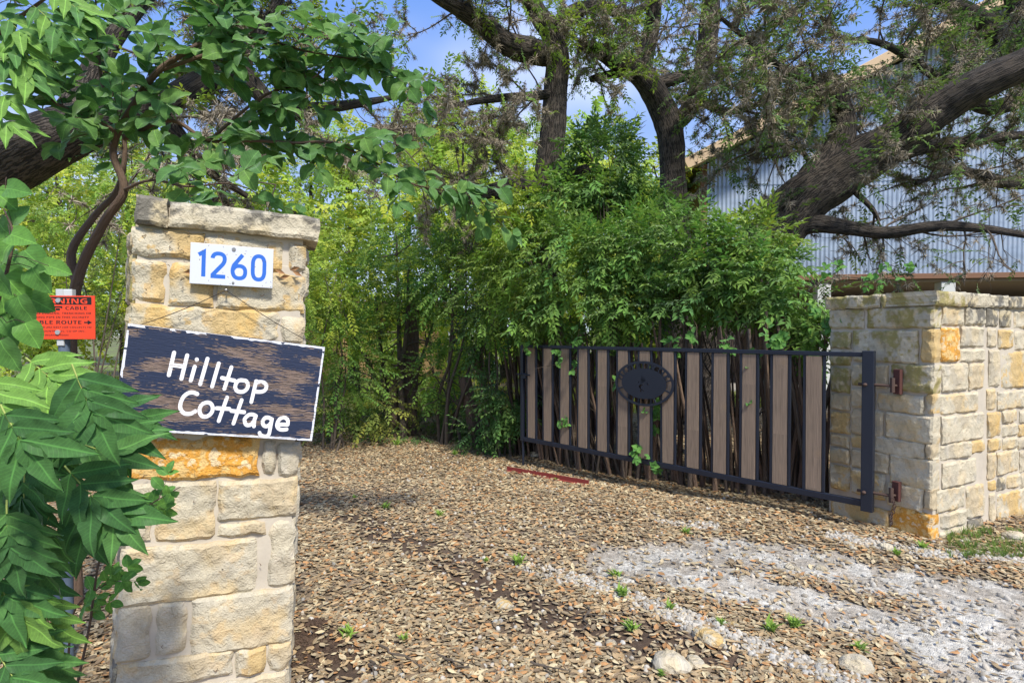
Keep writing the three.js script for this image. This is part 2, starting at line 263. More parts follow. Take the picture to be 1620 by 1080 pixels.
function stoneGeo(w, h, d, rough = 1) {                            // rock-faced block: chipped outline, broken face, +z is the face
  const seed = stoneSeed++ * 7.31, nx = Math.max(5, Math.min(30, Math.round(w / 0.014))), ny = Math.max(5, Math.min(20, Math.round(h / 0.014)));
  const g = new THREE.BoxGeometry(w, h, d, nx, ny, 1), p = g.attributes.position, uv = g.attributes.uv, ou = (seed * 0.137) % 1, ov = (seed * 0.311) % 1;
  const tx = (n3(seed, 1, 1) - 0.5) * 0.16, ty = (n3(seed, 2, 5) - 0.5) * 0.16;
  for (let i = 0; i < p.count; i++) {
    const x0 = p.getX(i), y0 = p.getY(i), z0 = p.getZ(i), ex = w / 2 - Math.abs(x0), ey = h / 2 - Math.abs(y0);
    let x = x0, y = y0, z = z0; const edge = Math.min(ex, ey), big = fbm3(x0 * 9 + seed, y0 * 9, seed, 3) - 0.5;
    x += (fbm3(y0 * 24, seed, x0 * 3, 2) - 0.5) * 0.022 * (ex < 0.02 ? 1 : 0.3) * (x0 < 0 ? -1 : 1); y += (fbm3(x0 * 24, seed + 4, y0 * 3, 2) - 0.5) * 0.018 * (ey < 0.02 ? 1 : 0.3);
    if (z0 > 0) {
      const ridge = Math.pow(1 - Math.abs(fbm3(x0 * 11 + seed * 2, y0 * 14, seed, 2) * 2 - 1), 3);
      const stepd = Math.round((fbm3(x0 * 6 + 3 + seed, y0 * 7, seed * 1.7, 2)) * 7) / 7 - 0.5;
      const corner = Math.max(0, 0.03 - ex) * Math.max(0, 0.03 - ey) * 14 * n3(seed + Math.sign(x0), Math.sign(y0) * 3 + 9, seed);
      z += rough * (0.007 * step(0, 0.012, edge) + big * 0.016 + ridge * 0.008 + stepd * 0.024 + x0 * tx + y0 * ty * 0.6 - 0.010 * (1 - step(0, 0.012, edge)) * n3(x0 * 30, y0 * 30, seed) - corner);
      z = Math.min(z, z0 + 0.022);
    }
    p.setXYZ(i, x, y, z); uv.setXY(i, (x0 + z0 * 0.7) * 1.9 + ou, (y0 + z0 * 0.7) * 1.9 + ov);
  }
  return toCreasedNormals(g, 0.42);
}
// a face: origin, unit axes x (along), y (up), z (out). Stones are given as [xl, xr, yt, yb, kind] measured on the photograph's grid or as metres on the face
class Face {
  constructor(o, x, y) { this.o = o; this.x = x.clone().normalize(); this.y = y.clone().normalize(); this.z = this.x.clone().cross(this.y); this.q = new THREE.Quaternion().setFromRotationMatrix(new THREE.Matrix4().makeBasis(this.x, this.y, this.z)); }
  hit(px, py, lift = 0) { const r = rayOf(px, py), p = this.o.clone().addScaledVector(this.z, lift), t = p.clone().sub(camera.position).dot(this.z) / r.dot(this.z), h = r.multiplyScalar(t).add(camera.position).sub(this.o); return [h.dot(this.x), h.dot(this.y)]; }
  rect([xl, xr, yt, yb]) { const xm = (xl + xr) / 2, ym = (yt + yb) / 2; return [this.hit(xl, ym)[0], this.hit(xr, ym)[0], this.hit(xm, yb)[1], this.hit(xm, yt)[1]]; }
  stone(parent, s0, s1, t0, t1, kind, depth = 0.1, name = 'stone', out = 0, rough = 1) {
    const m = mesh(name, stoneGeo(s1 - s0, t1 - t0, depth, rough), stoneM[kind], parent);
    m.position.copy(this.o).addScaledVector(this.x, (s0 + s1) / 2).addScaledVector(this.y, (t0 + t1) / 2).addScaledVector(this.z, out - depth / 2); m.quaternion.copy(this.q); return m;
  }
}
function courses(face, parent, w, h0, h1, seed, kinds, depth = 0.09, xs = 0) {
  const r = rng(seed); let y = h0;
  while (y < h1 - 0.03) {
    let hh = 0.1 + 0.12 * r(); if (h1 - y - hh < 0.08) hh = h1 - y; let x = xs;
    while (x < w - 0.03) { let ww = 0.12 + 0.26 * r(); if (w - x - ww < 0.1) ww = w - x; face.stone(parent, x + 0.007, x + ww - 0.007, y + 0.007, y + hh - 0.007, kinds[Math.floor(r() * kinds.length)], depth); x += ww; }
    y += hh;
  }
}
function inFrame(group, worldFace) {                               // face as seen from the group's own axes
  group.updateMatrixWorld(true); const inv = group.matrixWorld.clone().invert(), f = new Face(worldFace.o.clone().applyMatrix4(inv), worldFace.x.clone().transformDirection(inv), worldFace.y.clone().transformDirection(inv)); return f;
}

// ---- the leaning pillar
const PL = V(-1.4595, EYE, -2.1), PR = V(-0.891, EYE, -2.335), lean = THREE.MathUtils.degToRad(2.5);
const pt = PR.clone().sub(PL).normalize(), pUp = V(0, Math.cos(lean), 0).addScaledVector(pt, Math.sin(lean)), pX = pt.clone().multiplyScalar(Math.cos(lean)).add(V(0, -Math.sin(lean), 0));
const pFace = new Face(PL.clone().addScaledVector(pUp, -EYE), pX, pUp), PW = PL.distanceTo(PR);
const pillar = thing('stone_pillar', 'leaning limestone gate pillar carrying the house number and wooden sign', 'pillar');
pillar.position.copy(pFace.o); pillar.quaternion.copy(pFace.q);
const pf = inFrame(pillar, pFace);
{
  const cap = [[216, 267, 313, 358, 'lichen'], [269, 505, 333, 371, 'lichen']];
  const stones = [[221, 322, 364, 407, 'yellow'], [325, 448, 376, 426, 'yellow'], [456, 491, 386, 429, 'yellow'],
    [218, 262, 411, 476, 'yellow'], [268, 337, 416, 484, 'yellow'], [343, 484, 431, 492, 'yellow'],
    [214, 441, 487, 538, 'yellow'], [446, 483, 501, 544, 'cream'],
    [208, 326, 542, 612, 'cream'], [331, 479, 548, 614, 'yellow'], [205, 398, 619, 686, 'cream'], [404, 474, 621, 688, 'pale'],
    [210, 409, 692, 757, 'orange'], [415, 436, 699, 751, 'pale'], [440, 471, 700, 754, 'pale'],
    [201, 240, 765, 854, 'pale'], [246, 340, 762, 855, 'cream'], [345, 471, 758, 821, 'cream'], [343, 420, 826, 846, 'cream'], [425, 468, 823, 926, 'pale'],
    [195, 406, 860, 948, 'cream'], [412, 420, 880, 930, 'pale'],
    [190, 236, 956, 1046, 'pale'], [248, 293, 953, 1033, 'pale'], [303, 460, 937, 1027, 'cream'],
    [187, 367, 1038, 1080, 'cream'], [373, 419, 1024, 1067, 'yellow'], [424, 457, 1018, 1061, 'cream'],
    [184, 290, 1090, 1150, 'cream'], [296, 452, 1075, 1135, 'pale']];
  const topOf = pFace.hit(360, 362)[1];
  let low = 9;
  for (const s of stones) { const [a, b, c, d] = pFace.rect(s); if (b - a < 0.02) continue; low = Math.min(low, c); pf.stone(pillar, a < 0.03 ? -0.004 : a, b > PW - 0.03 ? PW + 0.004 : b, c, d, s[4], 0.09, 'stone', 0, 0.85); }
  for (const s of cap) { const [a, b, c, d] = pFace.rect(s); const m = pf.stone(pillar, a, b, c, d, s[4], 0.3, 'cap_stone', 0.03, 0.8); }
  const capT = pFace.hit(360, 330)[1], capB = pFace.hit(360, 368)[1];
  // left side splays outwards to the rear
  const lz = V(-0.225, 0, -0.974).normalize(), lf = new Face(V(0, 0, 0).addScaledVector(lz, 0.6), lz.clone().negate(), V(0, 1, 0)), rf = new Face(V(PW, 0, -0.01), V(0, 0, -1), V(0, 1, 0)), bx = -0.6 * 0.225;
  courses(lf, pillar, 0.59, -0.12, capB - 0.015, 31, ['mossy', 'mossy', 'lichen', 'cream'], 0.07);
  courses(rf, pillar, 0.53, -0.12, capB - 0.015, 32, ['cream', 'pale', 'yellow'], 0.07);
  const core = new THREE.Shape(); core.moveTo(0.012, 0.005); core.lineTo(PW - 0.012, 0.005); core.lineTo(PW - 0.008, 0.55); core.lineTo(bx + 0.03, 0.55); core.closePath();
  const cg = new THREE.ExtrudeGeometry(core, { depth: capT - 0.02 + 0.15, bevelEnabled: false }); cg.rotateX(-Math.PI / 2); cg.translate(0, -0.15, 0); mesh('mortar', cg, mortarM, pillar);
  for (const [a, b, z0, k] of [[-0.02, 0.24, 0.28, 'lichen'], [0.25, PW + 0.03, 0.28, 'lichen']]) { const g = stoneGeo(b - a, capT - capB + 0.01, 0.3, 0.5), m = mesh('cap_stone', g, stoneM[k], pillar); m.position.set((a + b) / 2 - 0.03, (capT + capB) / 2, -0.57 + 0.15 + 0.01); m.rotation.y = Math.PI; }
}

{ // catkins and dead leaves caught on the rough face round the number plate
  const r = rng(66), b = new GB(), lb = new GB(), put = (x, y, z) => V(x, y, z);
  for (let i = 0; i < 70; i++) { const [s, t] = pFace.hit(lerp(225, 488, r()), i < 46 ? lerp(372, 480, r()) : lerp(480, 1060, r())), a = r() * 6.28, l = 0.006 + 0.016 * r(), z = 0.012 + 0.008 * r(); if (s > PW - 0.02 || s < 0.02) continue; b.tube([put(s, t, z), put(s + Math.cos(a) * l * 0.5, t + Math.sin(a) * l * 0.5, z + 0.006), put(s + Math.cos(a + 0.8) * l, t + Math.sin(a + 0.8) * l, z + 0.002)], [0.0011, 0.0016, 0.0008], 4); }
  const m = mesh('oak_catkins', b.geo(), std(C(0.13, 0.08, 0.045), 0.95), pillar); m.userData.kind = 'stuff';
  for (const [x, y, a] of [[299, 430, 0.2], [443, 430, 2.8], [450, 438, 0.3], [466, 425, 0.4], [470, 433, 2.7]]) { const [s, t] = pFace.hit(x, y, 0.02), l = 0.022, c = Math.cos(a), d = Math.sin(a), k = [lb.v(s - c * l, t - d * l, 0.022), lb.v(s + d * l * 0.4, t - c * l * 0.4, 0.03), lb.v(s + c * l, t + d * l, 0.024), lb.v(s - d * l * 0.4, t + c * l * 0.4, 0.034)]; lb.quad(...k); }
  const dl = mesh('dead_leaves', lb.geo(), std(C(0.30, 0.15, 0.06), 0.8, { side: THREE.DoubleSide }), pillar); dl.userData.kind = 'stuff';
}

// ---- hinge pillar and wall
const HC = V(3.08, 0, -4.0), oDir = V(0.899, 0, -0.438).normalize(), Y = V(0, 1, 0), oN = oDir.clone().cross(Y), HW = 0.70, JW = 0.80, HH = 1.845;
const oFace = new Face(HC, oDir, Y), jFace = new Face(HC.clone().addScaledVector(oN, -JW), oN.clone(), Y);
const hinge_pillar = thing('stone_pillar', 'square limestone pillar with yellow-green algae that the open gate hangs from', 'pillar');
hinge_pillar.position.copy(HC);
{
  const jf = inFrame(hinge_pillar, jFace), of = inFrame(hinge_pillar, oFace), k = (a) => [1080 + 0.4813 * a[0], 1080 + 0.4813 * a[1], 360 + 0.4813 * a[2], 360 + 0.4813 * a[3], a[4]];
  const jamb = [[485, 595, 268, 331, 'mossy'], [605, 845, 262, 330, 'mossy'], [485, 553, 342, 397, 'mossy'], [485, 552, 405, 452, 'mossy'], [560, 775, 338, 443, 'mossy'], [785, 845, 332, 443, 'yellow'],
    [682, 835, 450, 540, 'mossy'], [556, 606, 450, 520, 'mossy'], [612, 675, 450, 525, 'cream'], [487, 550, 460, 540, 'mossy'], [640, 795, 548, 608, 'cream'], [802, 845, 545, 612, 'yellow'], [555, 632, 530, 592, 'cream'], [487, 549, 548, 600, 'cream'],
    [667, 838, 614, 702, 'cream'], [612, 660, 602, 688, 'pale'], [555, 606, 598, 680, 'cream'], [487, 549, 606, 675, 'yellow'], [632, 795, 695, 752, 'pale'], [802, 845, 712, 765, 'cream'], [555, 626, 686, 726, 'yellow'], [487, 549, 682, 720, 'cream'],
    [682, 835, 756, 855, 'cream'], [626, 676, 738, 806, 'pale'], [555, 620, 732, 790, 'cream'], [487, 549, 726, 775, 'cream'], [672, 790, 846, 922, 'cream'], [796, 845, 862, 930, 'cream'], [555, 665, 800, 885, 'yellow'], [487, 549, 782, 860, 'yellow'],
    [487, 680, 905, 985, 'yellow'], [686, 845, 930, 1046, 'orange']];
  for (const s of jamb) { const [a, b, c, d] = jFace.rect(k(s)); jf.stone(hinge_pillar, Math.max(0, a), b > JW - 0.05 ? JW - 0.004 : b, Math.max(c, -0.08), d, s[4], 0.09, 'stone', 0, 0.9); }
  const outer = [[856, 925, 258, 322, 'cream'], [931, 997, 260, 320, 'lichen'], [852, 909, 330, 441, 'orange'], [915, 1004, 326, 393, 'pale'], [914, 1000, 400, 441, 'pale'], [856, 938, 447, 536, 'pale'], [944, 1003, 446, 530, 'cream'],
    [850, 970, 545, 610, 'cream'], [852, 998, 614, 702, 'pale'], [850, 945, 708, 760, 'pale'], [950, 998, 700, 740, 'yellow'], [856, 968, 766, 846, 'pale'], [838, 930, 855, 928, 'cream'], [936, 1000, 846, 950, 'cream'], [852, 930, 934, 985, 'pale'], [848, 935, 992, 1050, 'pale'], [940, 1000, 957, 1010, 'lichen']];
  for (const s of outer) { const [a, b, c, d] = oFace.rect(k(s)); of.stone(hinge_pillar, a < 0.05 ? -0.006 : a, Math.min(HW, b), Math.max(c, -0.08), d, s[4], 0.09, 'stone', 0, 0.8); }
  const g = new GB(); g.box(0.016, HW + 0.01, -0.15, HH - 0.01, -JW, -0.009); const m = mesh('mortar', g.geo(), mortarM, hinge_pillar); m.quaternion.copy(of.q);
  const capH = 0.105;
  for (const [a, b, kk] of [[-0.02, 0.36, 'mossy'], [0.37, HW + 0.01, 'lichen']]) of.stone(hinge_pillar, a, b, HH - capH, HH, kk, 0.36, 'cap_stone', 0.025, 0.7);
  for (const [a, b, kk] of [[-0.02, 0.42, 'mossy'], [0.43, JW - 0.33, 'mossy']]) jf.stone(hinge_pillar, a, b, HH - capH, HH, kk, 0.42, 'cap_stone', 0.022, 0.7);
  const back = new GB(); back.box(0.38, HW, HH - capH, HH - 0.004, -JW, -0.34); const bm = mesh('cap_stone', back.geo(), stoneM.lichen, hinge_pillar); bm.quaternion.copy(of.q);
}
const wall = thing('stone_wall', 'limestone wall running on from the hinge pillar past a ragged joint', 'wall');
{
  const o = HC.clone().addScaledVector(oDir, HW + 0.008).addScaledVector(oN, -0.02); wall.position.copy(o);
  const wf = new Face(o, oDir, Y), f = inFrame(wall, wf), k = (a) => [1080 + 0.4813 * a[0], 1080 + 0.4813 * a[1], 360 + 0.4813 * a[2], 360 + 0.4813 * a[3]];
  const list = [[1000, 1038, 264, 325, 'lichen'], [1044, 1086, 270, 330, 'lichen'], [1092, 1150, 275, 332, 'cream'], [1004, 1034, 332, 393, 'pale'], [1040, 1090, 336, 397, 'yellow'], [1096, 1150, 340, 402, 'pale'], [1008, 1042, 402, 522, 'pale'], [1049, 1150, 408, 526, 'yellow'],
    [1002, 1031, 531, 600, 'cream'], [1037, 1150, 535, 594, 'cream'], [1004, 1047, 606, 688, 'yellow'], [1053, 1104, 601, 640, 'cream'], [1110, 1150, 600, 640, 'pale'], [1053, 1100, 646, 685, 'cream'], [1106, 1150, 646, 684, 'yellow'], [1006, 1050, 694, 733, 'yellow'], [1055, 1100, 691, 728, 'cream'], [1106, 1150, 690, 726, 'pale'],
    [1004, 1030, 739, 828, 'cream'], [1036, 1104, 734, 807, 'cream'], [1110, 1150, 732, 800, 'pale'], [1006, 1030, 833, 865, 'yellow'], [1036, 1062, 820, 862, 'lichen'], [1067, 1110, 813, 856, 'cream'], [1115, 1150, 806, 850, 'cream'], [1010, 1030, 871, 966, 'pale'], [1036, 1150, 864, 955, 'yellow'], [1010, 1080, 972, 1010, 'cream']];
  let right = 0;
  for (const s of list) { const [a, b, c, d] = wf.rect(k(s)); right = Math.max(right, b); f.stone(wall, Math.max(0.002, a), b, Math.max(c, -0.08), d, s[4], 0.09, 'stone', 0, 0.8); }
  const WL = 3.2; courses(f, wall, WL, -0.05, HH - 0.1, 41, ['cream', 'pale', 'yellow', 'cream'], 0.09, right + 0.012);
  const g = new GB(); g.box(0, WL, -0.15, HH - 0.04, -0.4, -0.006); const m = mesh('mortar', g.geo(), mortarM, wall); m.quaternion.copy(f.q);
  let x = 0.004; const r = rng(9); while (x < WL) { const w = 0.3 + 0.2 * r(); f.stone(wall, x, Math.min(WL, x + w - 0.01), HH - 0.1, HH - 0.005, 'lichen', 0.44, 'cap_stone', 0.022, 0.7); x += w; }
}
// ---------------------------------------------------------------- house number plate
function canvasTex(w, h, draw) { const c = document.createElement('canvas'); c.width = w; c.height = h; const x = c.getContext('2d'); draw(x, w, h); const t = new THREE.CanvasTexture(c); t.colorSpace = THREE.SRGBColorSpace; t.magFilter = THREE.LinearFilter; return t; }
function strokes(x, list, ox, oy, s) { for (const st of list) { x.beginPath(); st.forEach((p, i) => { const X = ox + p[0] * s, Yy = oy + p[1] * s; if (!i) x.moveTo(X, Yy); else if (p.length === 4) x.quadraticCurveTo(X, Yy, ox + p[2] * s, oy + p[3] * s); else x.lineTo(X, Yy); }); x.stroke(); } }
function quadOn(face, c, lift) { const p = c.map(([x, y]) => face.hit(x, y, lift)); const cx = p.reduce((s, q) => s + q[0], 0) / 4, cy = p.reduce((s, q) => s + q[1], 0) / 4; const w = (Math.hypot(p[1][0] - p[0][0], p[1][1] - p[0][1]) + Math.hypot(p[2][0] - p[3][0], p[2][1] - p[3][1])) / 2, h = (Math.hypot(p[3][0] - p[0][0], p[3][1] - p[0][1]) + Math.hypot(p[2][0] - p[1][0], p[2][1] - p[1][1])) / 2, a = (Math.atan2(p[1][1] - p[0][1], p[1][0] - p[0][0]) + Math.atan2(p[2][1] - p[3][1], p[2][0] - p[3][0])) / 2; return { cx, cy, w, h, a }; }
function placeOn(o, face, q, lift) { o.position.copy(face.o).addScaledVector(face.x, q.cx).addScaledVector(face.y, q.cy).addScaledVector(face.z, lift); o.quaternion.copy(face.q).multiply(new THREE.Quaternion().setFromAxisAngle(V(0, 0, 1), q.a)); }
function plateFront(w, h) { const g = new THREE.PlaneGeometry(w, h); return g; }
const steelScrew = std(C(0.35, 0.33, 0.30), 0.4, { metalness: 0.9 }), wireM = std(C(0.05, 0.04, 0.035), 0.6, { metalness: 0.5 });
{
  const q = quadOn(pFace, [[302, 384], [433, 393], [430, 457], [298, 447]], 0.045), t = thing('house_number_plate', 'white metal plate with the blue number 1260 screwed to the leaning pillar', 'house number');
  placeOn(t, pFace, q, 0.042);
  mesh('plate', chamferBox(q.w, q.h, 0.004, 0.0012), std(C(0.72, 0.73, 0.74), 0.45), t);
  const tex = canvasTex(1024, 496, (x, w, h) => {
    x.fillStyle = '#cfd2d8'; x.fillRect(0, 0, w, h); const r = rng(3);
    for (let i = 0; i < 500; i++) { x.fillStyle = `rgba(${120 + r() * 80},${110 + r() * 80},${100 + r() * 80},${r() * 0.25})`; x.fillRect(r() * w, r() * h, 1 + r() * 3, 1 + r() * 3); }
    x.strokeStyle = '#2a66c4'; x.lineWidth = 50; x.lineCap = 'butt'; x.lineJoin = 'miter';
    strokes(x, [[[0, 14], [20, 2], [20, 100]]], 95, 96, 3.1);
    strokes(x, [[[2, 24], [4, 4, 26, 4], [50, 4, 50, 26], [50, 40, 36, 54], [4, 90], [4, 96], [54, 96]]], 258, 96, 3.1);
    strokes(x, [[[40, 2], [6, 46], [0, 60, 1, 72], [4, 98, 27, 98], [52, 98, 52, 72], [52, 48, 27, 48], [8, 48, 3, 64]]], 512, 96, 3.1);
    strokes(x, [[[26, 2], [50, 2, 50, 36], [50, 64], [50, 98, 26, 98], [2, 98, 2, 64], [2, 36], [2, 2, 27, 2]]], 762, 96, 3.1);
    for (let i = 0; i < 26; i++) { x.strokeStyle = '#5a4636'; x.lineWidth = 3 + r() * 3; const a = r() * w, b = r() * h, an = r() * 6; x.beginPath(); x.moveTo(a, b); x.quadraticCurveTo(a + 10 * Math.cos(an), b + 10 * Math.sin(an), a + 18 * Math.cos(an + 1), b + 18 * Math.sin(an + 1)); x.stroke(); }
  });
  const f = mesh('number_face', plateFront(q.w - 0.003, q.h - 0.003), std(0xffffff, 0.42, { map: tex }), t); f.position.z = 0.0026;
  for (const [sx, sy, k] of [[0.003, q.h * 0.41, 1], [0.004, -q.h * 0.42, 0.6]]) { const s = mesh('screw', new THREE.CylinderGeometry(0.007 * k, 0.008 * k, 0.004, 12), steelScrew, t); s.rotation.x = Math.PI / 2; s.position.set(sx, sy, 0.004); }
}
// ---------------------------------------------------------------- wooden name sign with its hanging wire
{
  const q = quadOn(pFace, [[197, 512], [511, 548], [496, 698], [182, 678]], 0.06), t = thing('wooden_sign', 'weathered navy painted board lettered Hilltop Cottage in white, hanging on a wire', 'sign');
  placeOn(t, pFace, q, 0.058);
  const W = 2048, H = 1000, r = rng(12);
  const grain = new Float32Array(W * H);
  const bark = C(0.2, 0.16, 0.13);
  const peel = (u, v) => { // 0 = bare wood, 1 = paint
    const w = Math.sin(u * 5 + v * 3) * 0.02, kx = n3(u * 6, v * 13 + 3, 1.5), s1 = n3(u * 26, (v + w) * 150, 2), s2 = n3(u * 80, (v + w) * 320, 5), knot = Math.hypot((u - 0.32) * 1.6, (v - 0.78) * 2.2);
    return kx * 0.85 + s1 * 0.42 + s2 * 0.22 - 0.36 - 0.10 * Math.exp(-knot * knot * 60) * 1.6;
  };
  const tex = canvasTex(W, H, (x) => {
    const im = x.createImageData(W, H), d = im.data;
    for (let j = 0; j < H; j++) for (let i = 0; i < W; i++) {
      const u = i / W, v = j / H, o = (j * W + i) * 4, p = peel(u, v), g = n3(u * 30, v * 260, 9), g2 = n3(u * 200, v * 500, 3), gg = 0.6 + 0.55 * g + 0.2 * (g2 - 0.5);
      let R = 122 * gg, G = 103 * gg, B = 92 * gg;
      if (p > 0.285) { const k = 0.85 + 0.25 * g2; R = 27 * k; G = 40 * k; B = 68 * k; }
      const e = Math.min(u * W, (1 - u) * W, v * H * 1.2, (1 - v) * H * 1.0), wob = 14 + 16 * n3(u * 40, v * 20, 4);
      if (e < wob && n3(u * 34, v * 17, 8) + (v < 0.06 ? 0.02 : 0.24) > 0.36) { const k = 0.9 + 0.15 * g2; R = 222 * k; G = 224 * k; B = 232 * k; }
      d[o] = R; d[o + 1] = G; d[o + 2] = B; d[o + 3] = 255;
    }
    x.putImageData(im, 0, 0);
    x.strokeStyle = '#eceaec'; x.lineCap = 'round'; x.lineJoin = 'round'; x.lineWidth = 40;
    const S = (l) => strokes(x, l, 0, 0, 1);                        // brush strokes
    S([[[470, 225], [452, 445]], [[600, 238], [578, 470]], [[462, 345], [590, 350]]]);                     // H
    S([[[690, 340], [672, 480]], [[700, 268], [701, 271]]]);                                              // i
    S([[[805, 250], [770, 505]], [[925, 285], [892, 520]]]);                                              // l l
    S([[[1060, 310], [1020, 530]], [[980, 425], [1110, 440]]]);                                           // t
    S([[[1205, 430], [1130, 420, 1128, 500], [1140, 560, 1215, 545], [1268, 520, 1258, 470], [1245, 425, 1205, 430]]]); // o
    S([[[1340, 425], [1320, 640]], [[1345, 440], [1420, 410, 1455, 455], [1470, 520, 1400, 530], [1370, 535, 1338, 530]]]); // p
    S([[[755, 605], [670, 570, 620, 650], [575, 770, 660, 805], [720, 815, 760, 775]]]);                   // C
    S([[[870, 680], [800, 690, 800, 760], [815, 835, 880, 820], [940, 790, 930, 730], [915, 680, 870, 680]]]); // o
    S([[[1060, 615], [1010, 855]], [[970, 730], [1100, 728]]]);                                           // t
    S([[[1215, 630], [1165, 870]], [[1125, 745], [1260, 750]]]);                                          // t
    S([[[1380, 775], [1310, 745, 1275, 820], [1285, 895, 1340, 875], [1375, 860, 1390, 780], [1375, 830, 1385, 885]]]); // a
    S([[[1560, 800], [1490, 760, 1470, 830], [1480, 890, 1530, 875], [1570, 850, 1568, 800], [1560, 950], [1545, 1000, 1480, 975], [1460, 965, 1455, 950]]]); // g
    S([[[1640, 850], [1750, 845], [1755, 775, 1690, 775], [1630, 790, 1632, 860], [1650, 920, 1745, 895]]]); // e
    // flakes lost from the lettering and borders
    for (let i = 0; i < 900; i++) { const a = r() * W, b = r() * H; if (n3(a / W * 6, b / H * 13 + 3, 1.5) > 0.46) continue; const g = 90 + 50 * r(); x.fillStyle = `rgb(${g * 1.15},${g},${g * 0.9})`; x.fillRect(a, b, 14 + 60 * r(), 1.5 + 2.5 * r()); }
  });
  const bump = dataTex(512, 256, (u, v, c) => { const w = 1 - v; c[0] = c[1] = c[2] = 0.5 * step(0.2, 0.27, peel(u, w)) + 0.4 * n3(u * 30, w * 260, 9); }, false, false);
  const g = chamferBox(q.w, q.h, 0.016, 0.002); mesh('board', g, std(C(0.5, 0.5, 0.53), 0.8), t);
  const f = mesh('painted_face', plateFront(q.w - 0.002, q.h - 0.002), std(0xffffff, 0.72, { map: tex, bumpMap: bump, bumpScale: 0.0022 }), t); f.position.z = 0.0095;
  const nail = pFace.hit(357, 459, 0.05), toLocal = (s, tt, z) => t.worldToLocal(pFace.o.clone().addScaledVector(pFace.x, s).addScaledVector(pFace.y, tt).addScaledVector(pFace.z, z));
  t.updateMatrixWorld(true);
  const nl = toLocal(nail[0], nail[1], 0.045), wire = new GB(), wr = new THREE.CatmullRomCurve3;
  for (const [ex, k] of [[-q.w / 2 + 0.03, 1], [q.w / 2 - 0.02, -1]]) { const a = nl.clone(), b = V(ex, q.h / 2 - 0.004, 0), pts = []; for (let i = 0; i <= 12; i++) { const f2 = i / 12; pts.push(a.clone().lerp(b, f2).add(V(0, -0.008 * Math.sin(Math.PI * f2), 0))); } pts.push(b.clone().add(V(0.004 * k, -0.02, 0.011))); wire.tube(pts, pts.map(() => 0.0017), 6); }
  mesh('wire', wire.geo(), wireM, t);
  const n = mesh('nail', new THREE.SphereGeometry(0.006, 10, 8), steelScrew, t); n.scale.z = 0.6; n.position.copy(nl).add(V(0, 0.001, 0.004));
  const shank = mesh('nail_shank', new THREE.CylinderGeometry(0.0025, 0.0025, 0.05, 8), steelScrew, t); shank.rotation.x = Math.PI / 2; shank.position.copy(nl).add(V(0, 0, -0.02));
}
// ---------------------------------------------------------------- buried cable warning sign on its marker post
{
  const D = 2.5, a = at(40, 468, D), b = at(147, 468, D), w = b.x - a.x, h = at(40, 468, D).y - at(40, 537, D).y, c = at(93, 502, D);
  const t = thing('warning_sign', 'orange buried cable warning sign on a marker post half hidden by leaves', 'sign'); t.position.set(c.x, 0, c.z); t.rotation.y = 0.1;
  const post = new GB(); post.tube([V(0, -0.1, -0.03), V(0, c.y - 0.02, -0.03)], [0.022, 0.022], 12); mesh('post', post.geo(), std(C(0.10, 0.14, 0.20), 0.6), t);
  const cap = mesh('post_cap', chamferBox(0.07, 0.05, 0.03, 0.003), std(C(0.55, 0.57, 0.58), 0.5), t); cap.position.set(0.015, c.y + h / 2 + 0.005, -0.022);
  const strip = mesh('bracket', chamferBox(0.03, h + 0.06, 0.01, 0.002), std(C(0.5, 0.52, 0.53), 0.5), t); strip.position.set(0.0, c.y, -0.008);
  const tex = canvasTex(1024, 660, (x, W, H) => {
    x.fillStyle = '#e8431f'; x.fillRect(0, 0, W, H); x.fillStyle = '#1c1512';
    x.beginPath(); x.moveTo(60, 16); x.lineTo(W - 60, 16); x.quadraticCurveTo(W - 44, 16, W - 44, 36); x.lineTo(W - 44, 136); x.lineTo(60, 136); x.quadraticCurveTo(44, 136, 44, 116); x.lineTo(44, 36); x.quadraticCurveTo(44, 16, 60, 16); x.fill();
    x.fillStyle = '#e8431f'; x.textAlign = 'center'; x.textBaseline = 'middle'; const put = (s, cx, cy, size, wide) => { x.font = `bold ${size}px sans-serif`; const m = x.measureText(s).width; x.save(); x.translate(cx, cy); x.scale(wide / m, 1); x.fillText(s, 0, 0); x.restore(); };
    put('WARNING', W / 2 + 10, 80, 112, 820); x.fillStyle = '#1c1512';
    put('BURIED', 250, 188, 74, 330); put('CABLE', 760, 188, 74, 320);
    x.fillRect(470, 190, 60, 34); x.fillRect(440, 158, 124, 22); x.fillRect(440, 158, 26, 34); x.fillRect(538, 158, 26, 34);
    put('BEFORE DIGGING, TRENCHING OR', W / 2, 268, 46, 930); put('PUSHING PIPE IN THIS VICINITY', W / 2 - 10, 328, 46, 880);
    put('CABLE ROUTE', 460, 406, 78, 760); x.fillRect(868, 396, 60, 22); x.beginPath(); x.moveTo(920, 370); x.lineTo(985, 407); x.lineTo(920, 444); x.fill();
    put('CALL 1-800-292-5457 (OR COLLECT) TO', W / 2, 480, 40, 930); put('HILL COUNTRY TEL. CO-OP INC.', W / 2, 540, 40, 760); put('INGRAM, TEXAS', 480, 600, 40, 340);
  });
  const pl = mesh('plate', chamferBox(w, h, 0.003, 0.001), std(C(0.55, 0.06, 0.02), 0.5), t); pl.position.y = c.y;
  const f = mesh('printed_face', plateFront(w - 0.002, h - 0.002), std(0xffffff, 0.5, { map: tex }), t); f.position.set(0, c.y, 0.0026);
  for (const [dx, dy] of [[0.0, h * 0.39], [-0.004, -h * 0.34]]) { const s = mesh('bolt', new THREE.CylinderGeometry(0.0105, 0.0115, 0.006, 14), std(C(0.6, 0.6, 0.58), 0.35, { metalness: 0.8 }), t); s.rotation.x = Math.PI / 2; s.position.set(dx, c.y + dy, 0.005); }
}
